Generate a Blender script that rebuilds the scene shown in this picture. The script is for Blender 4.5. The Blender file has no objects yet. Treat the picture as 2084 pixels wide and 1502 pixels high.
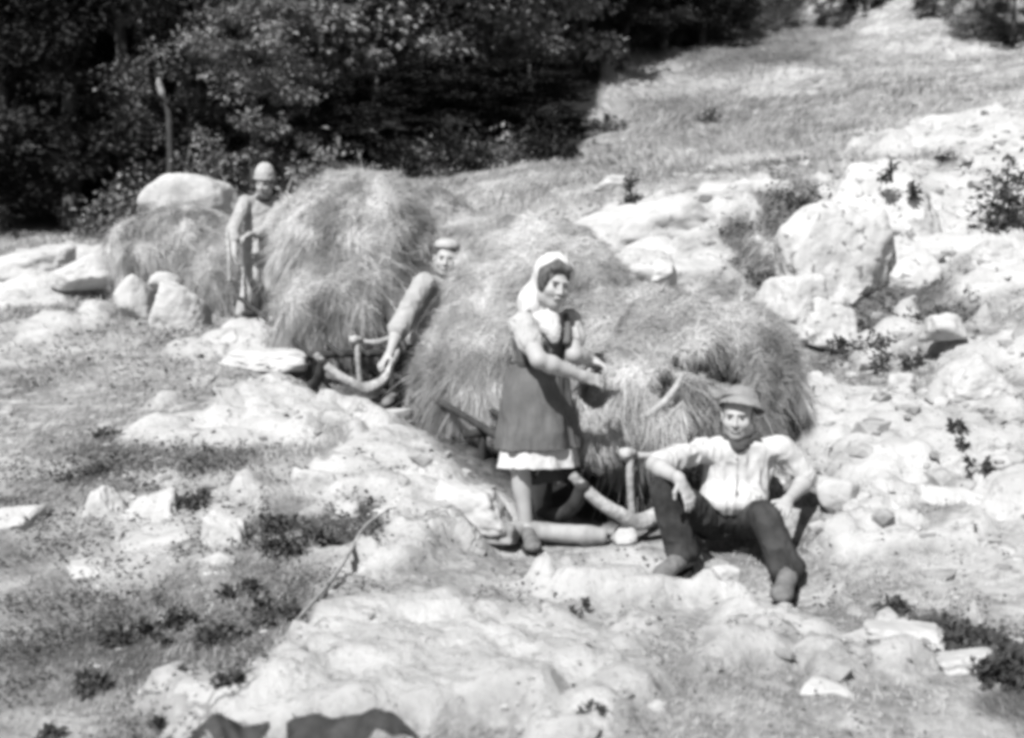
import bpy, bmesh, math, random
import numpy as np
from mathutils import Vector, Matrix
random.seed(7); RNG = np.random.default_rng(11)
SC = bpy.context.scene
COL = SC.collection

# ---------------------------------------------------------------- camera, sky, sun, exposure
F = 2516.0                       # focal length in photograph pixels (2084 wide)
CAMZ, PITCH = 1.7, math.radians(-6.0)
cam_d = bpy.data.cameras.new("camera"); cam = bpy.data.objects.new("camera", cam_d); COL.objects.link(cam)
cam.location = (0, 0, CAMZ); cam.rotation_euler = (math.radians(90) + PITCH, 0, 0)
cam_d.sensor_fit = 'HORIZONTAL'; cam_d.sensor_width = 36.0; cam_d.lens = 36.0 * F / 2084.0
cam_d.clip_start = 0.1; cam_d.clip_end = 600
cam_d.dof.use_dof = True; cam_d.dof.focus_distance = 7.2; cam_d.dof.aperture_fstop = 1.9
SC.camera = cam
SUN_EL, SUN_AZ = math.radians(49), math.radians(207)   # azimuth clockwise from +Y: behind the camera, to its left
w = bpy.data.worlds.new("World"); SC.world = w; w.use_nodes = True
nt = w.node_tree; nt.nodes.clear()
sky = nt.nodes.new('ShaderNodeTexSky'); sky.sky_type = 'NISHITA'; sky.sun_disc = False
sky.sun_elevation = SUN_EL; sky.sun_rotation = SUN_AZ
bw = nt.nodes.new('ShaderNodeRGBToBW'); bg = nt.nodes.new('ShaderNodeBackground'); wo = nt.nodes.new('ShaderNodeOutputWorld')
nt.links.new(sky.outputs[0], bw.inputs[0]); nt.links.new(bw.outputs[0], bg.inputs[0]); nt.links.new(bg.outputs[0], wo.inputs[0])
bg.inputs[1].default_value = 0.06
sd = bpy.data.lights.new("sun", 'SUN'); sd.energy = 4.8; sd.angle = math.radians(0.5); sd.color = (1, 0.995, 0.99)
so = bpy.data.objects.new("sun", sd); COL.objects.link(so)
SUNDIR = Vector((math.sin(SUN_AZ) * math.cos(SUN_EL), math.cos(SUN_AZ) * math.cos(SUN_EL), math.sin(SUN_EL)))
so.rotation_euler = SUNDIR.to_track_quat('Z', 'Y').to_euler(); so.location = SUNDIR * 60
SC.view_settings.view_transform = 'Standard'; SC.view_settings.look = 'None'
SC.view_settings.gamma = 1.0; SC.view_settings.use_curve_mapping = False
SC.view_settings.exposure = 0.55
SC.render.engine = 'CYCLES'
SC.cycles.max_bounces = 5; SC.cycles.diffuse_bounces = 2; SC.cycles.glossy_bounces = 1
SC.cycles.pixel_filter_type = 'BLACKMAN_HARRIS'; SC.cycles.filter_width = 4.3

FW = np.array([0, math.cos(PITCH), math.sin(PITCH)]); UP = np.array([0, -math.sin(PITCH), math.cos(PITCH)])
def W(px, py, d):
    "the place seen at pixel px, py of the photograph at a depth of d metres"
    u = (px - 1042) / F; v = (751 - py) / F
    return np.array([0, 0, CAMZ]) + d * (FW + u * np.array([1.0, 0, 0]) + v * UP)

# ---------------------------------------------------------------- helpers
def noise3(P, seed=0):
    P = np.asarray(P, dtype=np.float64); I = np.floor(P).astype(np.int64); f = P - I
    f = f * f * f * (f * (f * 6 - 15) + 10)
    def h(ix, iy, iz):
        n = (ix * 374761393 + iy * 668265263 + iz * 2147483647 + seed * 1274126177) & 0xffffffff
        n = ((n ^ (n >> 13)) * 1274126177) & 0xffffffff
        n = ((n ^ (n >> 16)) * 2246822519) & 0xffffffff
        return ((n ^ (n >> 15)) & 0xffff) / 32767.5 - 1.0
    x, y, z = I[..., 0], I[..., 1], I[..., 2]; fx, fy, fz = f[..., 0], f[..., 1], f[..., 2]
    r = 0
    for dz in (0, 1):
        wz = fz if dz else 1 - fz
        for dy in (0, 1):
            wy = fy if dy else 1 - fy
            r = r + wz * wy * ((1 - fx) * h(x, y + dy, z + dz) + fx * h(x + 1, y + dy, z + dz))
    return r
def fbm(P, octs=4, seed=0, gain=0.5):
    P = np.asarray(P, dtype=np.float64); a = 1.0; s = 0; t = 0
    for i in range(octs):
        s = s + a * noise3(P * (2.03 ** i) + 17.3 * i, seed + i); t += a; a *= gain
    return s / t * 1.6
def p3(X, Y, s, z=0.0):
    return np.stack([X * s, Y * s, np.full_like(X, z)], -1)

def link(o, parent=None):
    COL.objects.link(o)
    if parent is not None: o.parent = parent
    return o
def tag(o, label=None, cat=None, group=None, kind=None):
    if label: o['label'] = label
    if cat: o['category'] = cat
    if group: o['group'] = group
    if kind: o['kind'] = kind
    return o
def np_mesh(name, V, Fq, mat, smooth=True, tone=None, attrs=None):
    "mesh from an array of corners and a list of face arrays (each n x k)"
    if not isinstance(Fq, (list, tuple)): Fq = [Fq]
    me = bpy.data.meshes.new(name)
    V = np.asarray(V, dtype=np.float32); me.vertices.add(len(V)); me.vertices.foreach_set('co', V.ravel())
    loops = np.concatenate([f.ravel() for f in Fq]).astype(np.int32)
    sizes = np.concatenate([np.full(len(f), f.shape[1]) for f in Fq]).astype(np.int32)
    starts = np.concatenate([[0], np.cumsum(sizes)[:-1]]).astype(np.int32)
    me.loops.add(len(loops)); me.loops.foreach_set('vertex_index', loops)
    me.polygons.add(len(sizes)); me.polygons.foreach_set('loop_start', starts); me.polygons.foreach_set('loop_total', sizes)
    me.polygons.foreach_set('use_smooth', np.full(len(sizes), smooth))
    at = dict(attrs or {})
    if tone is not None: at['tone'] = tone
    for k, a in at.items():
        x = me.attributes.new(k, 'FLOAT', 'POINT'); x.data.foreach_set('value', np.asarray(a, dtype=np.float32))
    me.update(); me.validate(); me.materials.append(mat)
    return me
def obj(name, me, parent=None, loc=(0, 0, 0)):
    o = bpy.data.objects.new(name, me); o.location = loc
    return link(o, parent)
def empty(name, loc, label=None, cat=None, group=None):
    o = bpy.data.objects.new(name, None); o.location = loc; o.empty_display_size = 0.1
    link(o); tag(o, label, cat, group)
    return o
def kid(name, V, Fq, mat, root, smooth=True, **kw):
    "a part whose corners are given in world coordinates, hung under a thing that is only moved (not turned)"
    off = np.array(root.location) if root is not None else np.zeros(3)
    p = root.parent if root is not None else None
    while p is not None: off = off + np.array(p.location); p = p.parent
    return obj(name, np_mesh(name, np.asarray(V) - off, Fq, mat, smooth, **kw), root)
def own(name, V, Fq, mat, label, cat, group=None, kind=None, smooth=True, **kw):
    "a thing that is one mesh; its origin is put at its base"
    V = np.asarray(V, dtype=np.float64); c = np.array([V[:, 0].mean(), V[:, 1].mean(), V[:, 2].min()])
    o = obj(name, np_mesh(name, V - c, Fq, mat, smooth, **kw), None, c); tag(o, label, cat, group, kind)
    return o

# ---------------------------------------------------------------- materials (all grey: the photograph is black and white)
def mat(name, lo, hi, scale=6.0, detail=5.0, rough=0.9, bump=0.3, bscale=None, dist=0.01, ramp=(0.35, 0.65), tone=0.0, spots=None, stretch=None, spec=0.15, trans=0.0):
    m = bpy.data.materials.new(name); m.use_nodes = True; n = m.node_tree; n.nodes.clear(); L = n.links.new
    out = n.nodes.new('ShaderNodeOutputMaterial'); b = n.nodes.new('ShaderNodeBsdfPrincipled'); L(b.outputs[0], out.inputs[0])
    b.inputs['Roughness'].default_value = rough; b.inputs['Specular IOR Level'].default_value = spec
    tc = n.nodes.new('ShaderNodeTexCoord'); src = tc.outputs['Object']
    if stretch:
        mp = n.nodes.new('ShaderNodeMapping'); mp.inputs['Scale'].default_value = stretch; L(src, mp.inputs[0]); src = mp.outputs[0]
    t = n.nodes.new('ShaderNodeTexNoise'); t.inputs['Scale'].default_value = scale; t.inputs['Detail'].default_value = detail; t.inputs['Roughness'].default_value = 0.62
    L(src, t.inputs['Vector'])
    r = n.nodes.new('ShaderNodeMapRange'); r.inputs[1].default_value = ramp[0]; r.inputs[2].default_value = ramp[1]
    r.inputs[3].default_value = lo; r.inputs[4].default_value = hi; L(t.outputs[0], r.inputs[0]); val = r.outputs[0]
    if tone:
        a = n.nodes.new('ShaderNodeAttribute'); a.attribute_name = 'tone'
        k = n.nodes.new('ShaderNodeMath'); k.operation = 'MULTIPLY_ADD'; k.inputs[1].default_value = tone; k.inputs[2].default_value = 1.0 - tone * 0.5
        L(a.outputs['Fac'], k.inputs[0]); x = n.nodes.new('ShaderNodeMath'); x.operation = 'MULTIPLY'; L(val, x.inputs[0]); L(k.outputs[0], x.inputs[1]); val = x.outputs[0]
    if spots:       # dark lichen and pits: (scale, threshold, darkness)
        v = n.nodes.new('ShaderNodeTexNoise'); v.inputs['Scale'].default_value = spots[0]; v.inputs['Detail'].default_value = 3; L(tc.outputs['Object'], v.inputs['Vector'])
        q = n.nodes.new('ShaderNodeMapRange'); q.inputs[1].default_value = spots[1]; q.inputs[2].default_value = spots[1] + 0.05; q.inputs[3].default_value = 1.0; q.inputs[4].default_value = spots[2]
        L(v.outputs[0], q.inputs[0]); x = n.nodes.new('ShaderNodeMath'); x.operation = 'MULTIPLY'; L(val, x.inputs[0]); L(q.outputs[0], x.inputs[1]); val = x.outputs[0]
    L(val, b.inputs['Base Color'])
    if bump:
        t2 = n.nodes.new('ShaderNodeTexNoise'); t2.inputs['Scale'].default_value = bscale or scale * 4; t2.inputs['Detail'].default_value = 6; L(src, t2.inputs['Vector'])
        bp = n.nodes.new('ShaderNodeBump'); bp.inputs['Strength'].default_value = bump; bp.inputs['Distance'].default_value = dist
        L(t2.outputs[0], bp.inputs['Height']); L(bp.outputs[0], b.inputs['Normal'])
    if trans:
        tl = n.nodes.new('ShaderNodeBsdfTranslucent'); L(val, tl.inputs[0]); mx = n.nodes.new('ShaderNodeMixShader'); mx.inputs[0].default_value = trans
        L(b.outputs[0], mx.inputs[1]); L(tl.outputs[0], mx.inputs[2]); L(mx.outputs[0], out.inputs[0])
    return m
M = dict(
    rock=mat('limestone', .32, .48, 5, 8, .95, .8, 14, .03, (.3, .62), spots=(26, .60, .55)),
    rock_pit=mat('pitted_limestone', .36, .50, 5, 8, .95, .8, 12, .03, (.3, .62), spots=(11, .60, .4)),
    rock_pale=mat('pale_limestone', .36, .48, 5, 8, .95, .8, 12, .025, (.3, .62), spots=(14, .66, .55)),
    stone=mat('loose_stone', .22, .42, 9, 6, .95, .5, 30, .01, tone=.5),
    hay=mat('hay_strands', .40, .54, 3, 5, .95, 0, tone=.85, trans=.25),
    haycore=mat('hay_mass', .20, .36, 14, 8, 1.0, 1.0, 60, .03),
    grass=mat('dry_grass', .22, .42, 2.2, 5, .9, 0, tone=.8, trans=.15),
    weed=mat('dark_weed_leaves', .035, .09, 6, 3, .8, 0, tone=.7, trans=.15),
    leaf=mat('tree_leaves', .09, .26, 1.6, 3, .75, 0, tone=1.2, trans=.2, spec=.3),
    leaf_dark=mat('dark_shaded_leaves', .012, .03, 1.6, 3, .8, 0, tone=1.0, trans=.1),  # shade of the wood put into the leaf colour
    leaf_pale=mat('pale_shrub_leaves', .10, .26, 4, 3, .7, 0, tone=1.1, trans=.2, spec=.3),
    bark=mat('bark', .05, .12, 9, 6, .95, .6, 20, .02, stretch=(1, 1, .25)),
    bark_pale=mat('pale_bark', .2, .36, 9, 6, .9, .4, 20, .01, stretch=(1, 1, .25)),
    wood=mat('weathered_wood', .20, .50, 14, 8, .9, .9, 40, .012, stretch=(1, 1, 1)),
    wood_dark=mat('shaded_wood', .03, .07, 8, 6, .9, .4, 30, .006),  # runners, slats, lower trunk: shade put into the wood colour
    skin=mat('skin', .34, .40, 8, 3, .65, .1, 60, .002, spec=.35),
    skin_tan=mat('tanned_skin', .30, .40, 8, 3, .65, .1, 60, .002, spec=.35),
    dark=mat('dark_feature', .08, .11, 8, 2, .5, 0),
    lip=mat('lips', .10, .13, 8, 2, .5, 0),
    white=mat('teeth', .6, .7, 8, 2, .5, 0),
    hair=mat('dark_hair', .05, .13, 40, 5, .6, .8, 60, .01, stretch=(1, 1, .3)),
    grey_hair=mat('fair_hair', .14, .28, 30, 5, .6, .5, 90, .004),
    scarf=mat('white_cotton', .46, .54, 6, 4, .9, .3, 60, .003),
    blouse=mat('light_grey_cotton', .34, .41, 6, 4, .9, .3, 80, .003),
    apron=mat('mid_grey_apron', .085, .145, 5, 8, .95, .5, 90, .004),
    dress=mat('dark_bodice', .035, .055, 6, 4, .9, .3, 80, .003),
    shirt=mat('white_shirt', .44, .50, 6, 4, .9, .3, 60, .004),
    trouser=mat('dark_wool_trousers', .02, .06, 6, 5, .95, .4, 120, .004),
    trouser_pale=mat('pale_canvas_trousers', .34, .44, 8, 5, .95, .4, 60, .006),
    jacket=mat('grey_work_shirt', .30, .38, 8, 5, .95, .4, 60, .006),
    neck=mat('dark_neckerchief', .04, .07, 8, 4, .9, .2, 60, .003),
    hat=mat('grey_felt_hat', .2, .27, 12, 4, .9, .3, 60, .003),
    hat_pale=mat('pale_knitted_cap', .33, .42, 30, 4, .9, .5, 80, .004),
    leather=mat('dusty_leather', .10, .20, 12, 5, .8, .3, 50, .004),
    sole=mat('dark_sole', .02, .04, 12, 3, .8, 0),
    big_leaf=mat('smooth_dark_leaf', .03, .075, 14, 6, .8, .6, 40, .006, trans=.1),
)
# ---------------------------------------------------------------- the lie of the land
CP = [ # pixel x, pixel y, depth of the ground seen there
 (0,1502,4.0),(260,1502,3.95),(520,1502,3.9),(1040,1502,3.85),(1600,1502,3.9),(2084,1502,4.0),
 (0,1350,4.9),(350,1350,4.75),(760,1350,4.5),(1200,1350,4.6),(1700,1350,4.8),(2084,1350,4.8),
 (0,1200,5.8),(500,1200,5.6),(800,1200,5.5),(1000,1200,5.7),(1350,1200,6.0),(1600,1215,6.05),(2084,1200,5.7),
 (0,1000,7.0),(250,1080,6.5),(500,1080,6.4),(740,1060,6.5),(1080,1112,6.75),(1280,1100,6.95),(1490,1120,6.85),(1680,1100,6.7),(1880,1050,6.7),(2084,1000,6.8),
 (0,800,9.5),(250,860,8.6),(500,900,8.0),(720,900,7.8),(900,960,7.5),(1000,1000,7.4),(1650,930,7.6),(1850,860,7.8),(2084,850,7.8),
 (550,800,9.1),(730,822,9.6),(850,850,9.3),(300,720,10.8),(560,690,11.0),(0,640,13.2),(200,640,12.3),(480,655,12.8),(1700,740,9.6),(2084,700,9.0),
 (0,500,18),(150,480,18),(400,420,20),(250,540,15.5),(700,390,19),(900,420,16.5),(1100,430,14.5),(1350,450,12.5),(1600,620,10.3),(1900,540,11),(2084,500,11),
 (700,345,21),(900,340,20.5),(1150,290,21),(1300,330,18),(1500,330,17),(1800,300,16),(2084,330,14),
 (1250,150,27),(1500,150,26),(1800,150,24),(2084,150,21),(1600,20,36),(2084,20,29),(1300,20,36),
]
pts = [W(*c) for c in CP]
# world points: under the people, under the loads, and beyond the picture
for a in [(0.4,7.7,.2),(0.0,8.8,.34),(-.9,10.8,.55),(-1.5,12.2,.72),(-3.2,14.5,.98),(1.4,8.6,.55),(1.0,10,.85),
          (0,2,.1),(0,-2,0),(-4,1,-.3),(4,1,.4),(-6,5,-.1),(6,5,1.0),(-10,-8,-2.5),(10,-8,.5),(-8,10,.4),(9,10,2.6),(-12,20,1.6),(12,20,5.5),
          (-8,26,4.2),(0,30,7.6),(12,34,12.5),(-25,10,-1),(25,10,6),(-25,40,10),(0,45,15),(25,45,20),(-40,-30,-9),(40,-30,2),(60,60,34),(-60,60,14),(0,80,36),(-3,21,2.5),(-6,20,1.9)]:
    pts.append(np.array(a, float))
pts = np.array(pts)
def tps_fit(P, lam):
    A = P[:, :2]; n = len(P); d2 = ((A[:, None] - A[None]) ** 2).sum(-1); K = 0.5 * d2 * np.log(d2 + 1e-9)
    Q = np.hstack([np.ones((n, 1)), A]); S = np.zeros((n + 3, n + 3)); S[:n, :n] = K + lam * np.eye(n); S[:n, n:] = Q; S[n:, :n] = Q.T
    return np.linalg.solve(S, np.concatenate([P[:, 2], np.zeros(3)]))
TW = tps_fit(pts, 0.03)
def base_h(X, Y):
    X = np.asarray(X, float); Y = np.asarray(Y, float); r = TW[-3] + TW[-2] * X + TW[-1] * Y
    for (a, b, _), wgt in zip(pts, TW):
        d2 = (X - a) ** 2 + (Y - b) ** 2; r = r + wgt * 0.5 * d2 * np.log(d2 + 1e-9)
    return r
def hit_base(px, py, fn):
    d = np.linspace(2.5, 60, 1600); P = np.array([W(px, py, t) for t in d[::4]])
    z = fn(P[:, 0], P[:, 1]); k = np.argmax(P[:, 2] < z)
    if P[k, 2] >= z[k]: return P[-1]
    lo, hi = d[::4][max(k - 1, 0)], d[::4][k]
    for _ in range(14):
        m = (lo + hi) / 2; p = W(px, py, m)
        if p[2] < fn(p[0], p[1]): hi = m
        else: lo = m
    return W(px, py, hi)
# bedrock showing through the turf: (pixel x, y, half width, half height, strength)
ROCKS = [(880,1400,430,120,1),(760,1290,150,90,1),(1050,1330,300,130,.9),(700,1470,260,70,1),(1150,1210,280,70,.8),
 (560,860,280,75,1),(780,900,170,110,1),(820,1010,170,70,.9),(640,980,130,60,.8),(960,1060,130,50,.8),(560,790,170,45,.9),(930,960,90,60,.8),(420,900,140,45,.8),
 (240,1090,120,90,.8),(460,1100,80,80,.7),(60,1060,80,50,.6),(60,560,140,60,1),(90,660,120,30,.6),(200,820,160,40,.55),(430,780,150,35,.6),(480,690,90,30,.8),(620,740,80,30,.8),(200,550,140,45,.9),(340,620,110,40,.6),(60,720,80,30,.35),
 (1400,1250,300,80,.65),(1750,1000,190,100,.8),(1900,880,190,110,.8),(1800,1120,150,50,.7),(2000,700,90,110,.9),(1700,640,170,110,.9),(1780,450,240,120,1),(2000,300,160,90,1),(1850,300,120,40,.7),(1950,420,180,100,.85),
 (1350,470,220,90,.9),(1500,420,120,50,.8),(1350,1420,260,70,.45),(1700,1400,120,60,.7),(1850,1300,140,35,.7),(1900,1420,100,40,.5),(1960,240,160,40,.6),(1700,850,120,60,.8),(200,860,120,40,.4),(1100,540,100,40,.4)]
RW = []
for px, py, rx, ry, s in ROCKS:
    c = hit_base(px, py, base_h); a = hit_base(px + rx * .5, py, base_h); b = hit_base(px, py - ry * .5, base_h)
    ex = abs(a[0] - c[0]) * 2; ey = min(math.hypot(b[0] - c[0], b[1] - c[1]) * 2, ex * 3 + .8)
    RW.append((c[0], c[1], ex, ey, s))
# darker turf: (px, py, rx, ry, strength)
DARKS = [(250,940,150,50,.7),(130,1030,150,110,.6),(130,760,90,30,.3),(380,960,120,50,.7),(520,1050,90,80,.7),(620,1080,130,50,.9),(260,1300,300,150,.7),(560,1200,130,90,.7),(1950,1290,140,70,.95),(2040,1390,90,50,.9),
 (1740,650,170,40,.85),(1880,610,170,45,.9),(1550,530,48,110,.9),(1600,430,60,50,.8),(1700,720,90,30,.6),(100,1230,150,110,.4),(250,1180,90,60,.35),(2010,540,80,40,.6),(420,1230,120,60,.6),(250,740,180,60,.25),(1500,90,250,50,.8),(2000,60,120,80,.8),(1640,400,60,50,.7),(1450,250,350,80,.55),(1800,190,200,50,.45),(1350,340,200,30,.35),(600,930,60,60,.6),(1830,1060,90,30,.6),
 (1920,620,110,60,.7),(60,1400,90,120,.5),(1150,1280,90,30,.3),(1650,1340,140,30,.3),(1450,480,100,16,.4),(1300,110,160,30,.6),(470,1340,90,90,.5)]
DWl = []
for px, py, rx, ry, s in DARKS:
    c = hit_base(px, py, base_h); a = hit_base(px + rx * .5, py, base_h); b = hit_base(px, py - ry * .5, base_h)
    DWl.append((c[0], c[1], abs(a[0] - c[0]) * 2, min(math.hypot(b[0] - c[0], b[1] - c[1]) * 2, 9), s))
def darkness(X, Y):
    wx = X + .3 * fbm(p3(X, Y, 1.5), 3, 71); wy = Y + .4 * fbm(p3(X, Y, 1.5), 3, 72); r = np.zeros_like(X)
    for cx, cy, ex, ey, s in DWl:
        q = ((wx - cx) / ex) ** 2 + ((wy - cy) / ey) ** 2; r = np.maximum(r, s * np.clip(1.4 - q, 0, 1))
    t = (Y - 6.9) / 6.5; cx = .75 - 3.0 * np.clip(t, 0, 1.1); q = np.abs(X - cx) / .62; return np.maximum(r, np.clip(1.6 - q, 0, 1) * np.clip((Y - 6.95) * 4, 0, 1) * np.clip((14.5 - Y) * 2, 0, 1) * 1.1)  # band along the track: shade beneath the sledges put into the ground colour
def rockness(X, Y):
    X = np.asarray(X, float); Y = np.asarray(Y, float)
    wx = X + .28 * fbm(p3(X, Y, 1.3), 3, 51); wy = Y + .4 * fbm(p3(X, Y, 1.3), 3, 52); r = np.zeros_like(X)
    for cx, cy, ex, ey, s in RW:
        q = ((wx - cx) / ex) ** 2 + ((wy - cy) / ey) ** 2; r = np.maximum(r, s * np.clip(1.45 - q, 0, 1))
    tt = (Y - 6.9) / 6.5; cx = .75 - 3.0 * np.clip(tt, 0, 1.1); r = r * (1 - np.clip(1.6 - np.abs(X - cx) / .6, 0, 1) * np.clip((Y - 7.0) * 4, 0, 1) * np.clip((14.5 - Y) * 2, 0, 1))
    n = fbm(p3(X, Y, 1.7), 4, 53); t = np.clip((r + n * .45 - .42) * 3.5, 0, 1)
    return t * t * (3 - 2 * t) * (1 - np.clip(darkness(X, Y) * 1.5 - .15, 0, .95))
PADS = [(W(1345,1168,6.40), .125, .46), (W(1592,1206,6.2), .085, .34), (W(1490,1120,6.98), .03, .4), (W(1083,1108,6.68), .055, .3),
 (W(790,818,9.66), .05, .3), (W(850,832,9.85), .05, .3), (W(488,662,12.55), .06, .35), (W(545,650,12.9), .06, .35), (W(1268,1093,6.98), .0, .45), (W(728,815,9.9), 0, .4)]
def worley(X, Y, s, seed):
    "broken blocks: each cell of the cracked rock has a height and a tilt of its own"
    x, y = X * s, Y * s; ix, iy = np.floor(x), np.floor(y); best = np.full(x.shape, 9.0); sec = best.copy(); out = np.zeros_like(x)
    for a in (-1, 0, 1):
        for b in (-1, 0, 1):
            cx, cy = ix + a, iy + b; k = (cx.astype(np.int64) * 73856093) ^ (cy.astype(np.int64) * 19349663) ^ (seed * 83492791)
            def hh(m): z = (k * m) & 0xffffffff; z = ((z ^ (z >> 15)) * 2246822519) & 0xffffffff; return ((z ^ (z >> 13)) & 0xffff) / 65535.0
            fx, fy = cx + hh(7919) - x, cy + hh(104729) - y; d = fx * fx + fy * fy; v = hh(1299709) - .5 + (fx * (hh(15485863) - .5) + fy * (hh(32452843) - .5)) * 1.3
            m = d < best; sec = np.where(m, best, np.minimum(sec, d)); out = np.where(m, v, out); best = np.where(m, d, best)
    return out - .5 * np.exp(-((np.sqrt(sec) - np.sqrt(best)) / .09) ** 2)
def ground_h(X, Y, full=False):
    X = np.asarray(X, float); Y = np.asarray(Y, float)
    h = base_h(X, Y); far = np.clip((Y - 3) / 12, 0.35, 2.2)
    rk = rockness(X, Y)
    n1 = fbm(p3(X, Y, .55), 4, 1); n2 = fbm(p3(X, Y, 2.3), 4, 2)
    rid = 1 - np.abs(fbm(p3(X * .8 + Y * .5, Y - X * .3, 1.5), 4, 3)) * 2
    st = fbm(p3(X + .2 * n2, Y, 3.1), 3, 9); step = np.floor(st * 3.0) / 3.0
    wx, wy = X * .9 + .42 * Y + .12 * n2, Y * .9 - .42 * X + .12 * st; bl = worley(wx, wy, 1.5, 5) * .10 + worley(wx, wy, 3.9, 6) * .045
    h = h + .07 * n1 * far + .022 * n2 * far + rk * (.075 + .02 * rid + bl + .02 * n2 + .018 * (1 - 2 * np.abs(fbm(p3(X, Y, 4.2), 4, 41))))
    h = h + (1 - rk) * .02 * fbm(p3(X, Y, 7), 3, 4)
    for p, dz, rr in PADS:      # where feet and runners rest
        q = ((X - p[0]) ** 2 + (Y - p[1]) ** 2) / rr ** 2; k = np.exp(-q * q); h = h * (1 - k) + (p[2] - dz + .012 * n2) * k
    return (h, rk) if full else h
def G(px, py): return hit_base(px, py, ground_h)
def gz(x, y): return float(ground_h(np.array([x]), np.array([y]))[0])

def warp(a, b, n, c, k):
    "grid lines from a to b, closest together about c"
    t = np.linspace(np.arcsinh((a - c) / k), np.arcsinh((b - c) / k), n); return c + k * np.sinh(t)
xs = warp(-75, 75, 620, 0.4, 4.2); ys = warp(-50, 110, 680, 6.0, 3.4)
X, Y = np.meshgrid(xs, ys); Z, RK = ground_h(X, Y, True)
V = np.stack([X, Y, Z], -1).reshape(-1, 3); nx, ny = len(xs), len(ys)
idx = np.arange(nx * ny).reshape(ny, nx); Q = np.stack([idx[:-1, :-1], idx[:-1, 1:], idx[1:, 1:], idx[1:, :-1]], -1).reshape(-1, 4)
# where the wood stands: dark leaf litter underfoot
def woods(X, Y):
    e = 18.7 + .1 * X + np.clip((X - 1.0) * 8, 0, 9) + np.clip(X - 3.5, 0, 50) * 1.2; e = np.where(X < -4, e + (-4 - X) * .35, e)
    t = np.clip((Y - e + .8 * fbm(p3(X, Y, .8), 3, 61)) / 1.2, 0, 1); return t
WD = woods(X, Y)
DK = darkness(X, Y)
gm = bpy.data.materials.new('hillside_ground'); gm.use_nodes = True; n = gm.node_tree; n.nodes.clear(); L = n.links.new
out = n.nodes.new('ShaderNodeOutputMaterial'); b = n.nodes.new('ShaderNodeBsdfPrincipled'); L(b.outputs[0], out.inputs[0]); b.inputs['Roughness'].default_value = .95; b.inputs['Specular IOR Level'].default_value = .1
tc = n.nodes.new('ShaderNodeTexCoord')
def nz(scale, detail, lo, hi, a, z, rough=.65, mp=None):
    t = n.nodes.new('ShaderNodeTexNoise'); t.inputs['Scale'].default_value = scale; t.inputs['Detail'].default_value = detail; t.inputs['Roughness'].default_value = rough
    s = tc.outputs['Object']
    if mp:
        q = n.nodes.new('ShaderNodeMapping'); q.inputs['Scale'].default_value = mp; q.inputs['Rotation'].default_value = (0, 0, .5); L(s, q.inputs[0]); s = q.outputs[0]
    L(s, t.inputs['Vector'])
    r = n.nodes.new('ShaderNodeMapRange'); r.inputs[1].default_value = a; r.inputs[2].default_value = z; r.inputs[3].default_value = lo; r.inputs[4].default_value = hi; L(t.outputs[0], r.inputs[0]); return r.outputs[0]
def mth(op, p, q, r=None):
    k = n.nodes.new('ShaderNodeMath'); k.operation = op
    for i, v in enumerate((p, q, r)):
        if v is None: continue
        if isinstance(v, (int, float)): k.inputs[i].default_value = v
        else: L(v, k.inputs[i])
    return k.outputs[0]
def att(nm):
    a = n.nodes.new('ShaderNodeAttribute'); a.attribute_name = nm; return a.outputs['Fac']
def mixv(f, p, q): return mth('ADD', mth('MULTIPLY', p, mth('SUBTRACT', 1.0, f)), mth('MULTIPLY', q, f))
vo = n.nodes.new('ShaderNodeTexVoronoi'); vo.feature = 'DISTANCE_TO_EDGE'; vo.inputs['Scale'].default_value = 1.7
dn = n.nodes.new('ShaderNodeTexNoise'); dn.inputs['Scale'].default_value = 2.5; dn.inputs['Detail'].default_value = 5; L(tc.outputs['Object'], dn.inputs['Vector'])
va = n.nodes.new('ShaderNodeVectorMath'); va.operation = 'MULTIPLY_ADD'; L(dn.outputs[1], va.inputs[0]); va.inputs[1].default_value = (.8, .8, .8); L(tc.outputs['Object'], va.inputs[2]); L(va.outputs[0], vo.inputs['Vector'])
ck = n.nodes.new('ShaderNodeMapRange'); ck.inputs[1].default_value = .004; ck.inputs[2].default_value = .022; L(vo.outputs[0], ck.inputs[0]); crack = ck.outputs[0]
crack = mth('MAXIMUM', crack, nz(1.3, 2, 0, 1, .38, .44))      # the joints are open only in places
rockc = mth('MULTIPLY', nz(2.2, 8, .42, .54, .35, .62), nz(19, 6, 1.0, .66, .58, .66)); rockc = mth('MULTIPLY', rockc, mth('ADD', mth('MULTIPLY', crack, .5), .5)); rockc = mth('MULTIPLY', rockc, nz(7, 3, 1.0, .45, .68, .72))
grs = mth('MULTIPLY', nz(1.1, 8, .18, .38, .36, .62), nz(24, 6, .6, 1.15, .35, .6))
fine = nz(5.5, 7, 0, 1, .52, .60)   # bare pale soil and pebbles between the tufts
grs = mixv(mth('MULTIPLY', fine, .7), grs, .46); grs = mixv(mth('MULTIPLY', nz(.9, 7, 0, 1, .53, .60), .75), grs, .48)
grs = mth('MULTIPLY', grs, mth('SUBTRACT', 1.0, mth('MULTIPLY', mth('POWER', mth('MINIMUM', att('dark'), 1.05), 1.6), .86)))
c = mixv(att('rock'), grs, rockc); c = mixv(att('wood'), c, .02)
L(c, b.inputs['Base Color'])
bp = n.nodes.new('ShaderNodeBump'); bp.inputs['Strength'].default_value = .9; bp.inputs['Distance'].default_value = .032; L(mth('ADD', nz(9, 10, 0, 1, .25, .75), mth('MULTIPLY', crack, .35)), bp.inputs['Height']); L(bp.outputs[0], b.inputs['Normal'])
g = obj('hillside_ground', np_mesh('hillside_ground', V, Q, gm, True, attrs=dict(rock=RK.ravel(), wood=WD.ravel(), dark=DK.ravel())))
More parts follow.
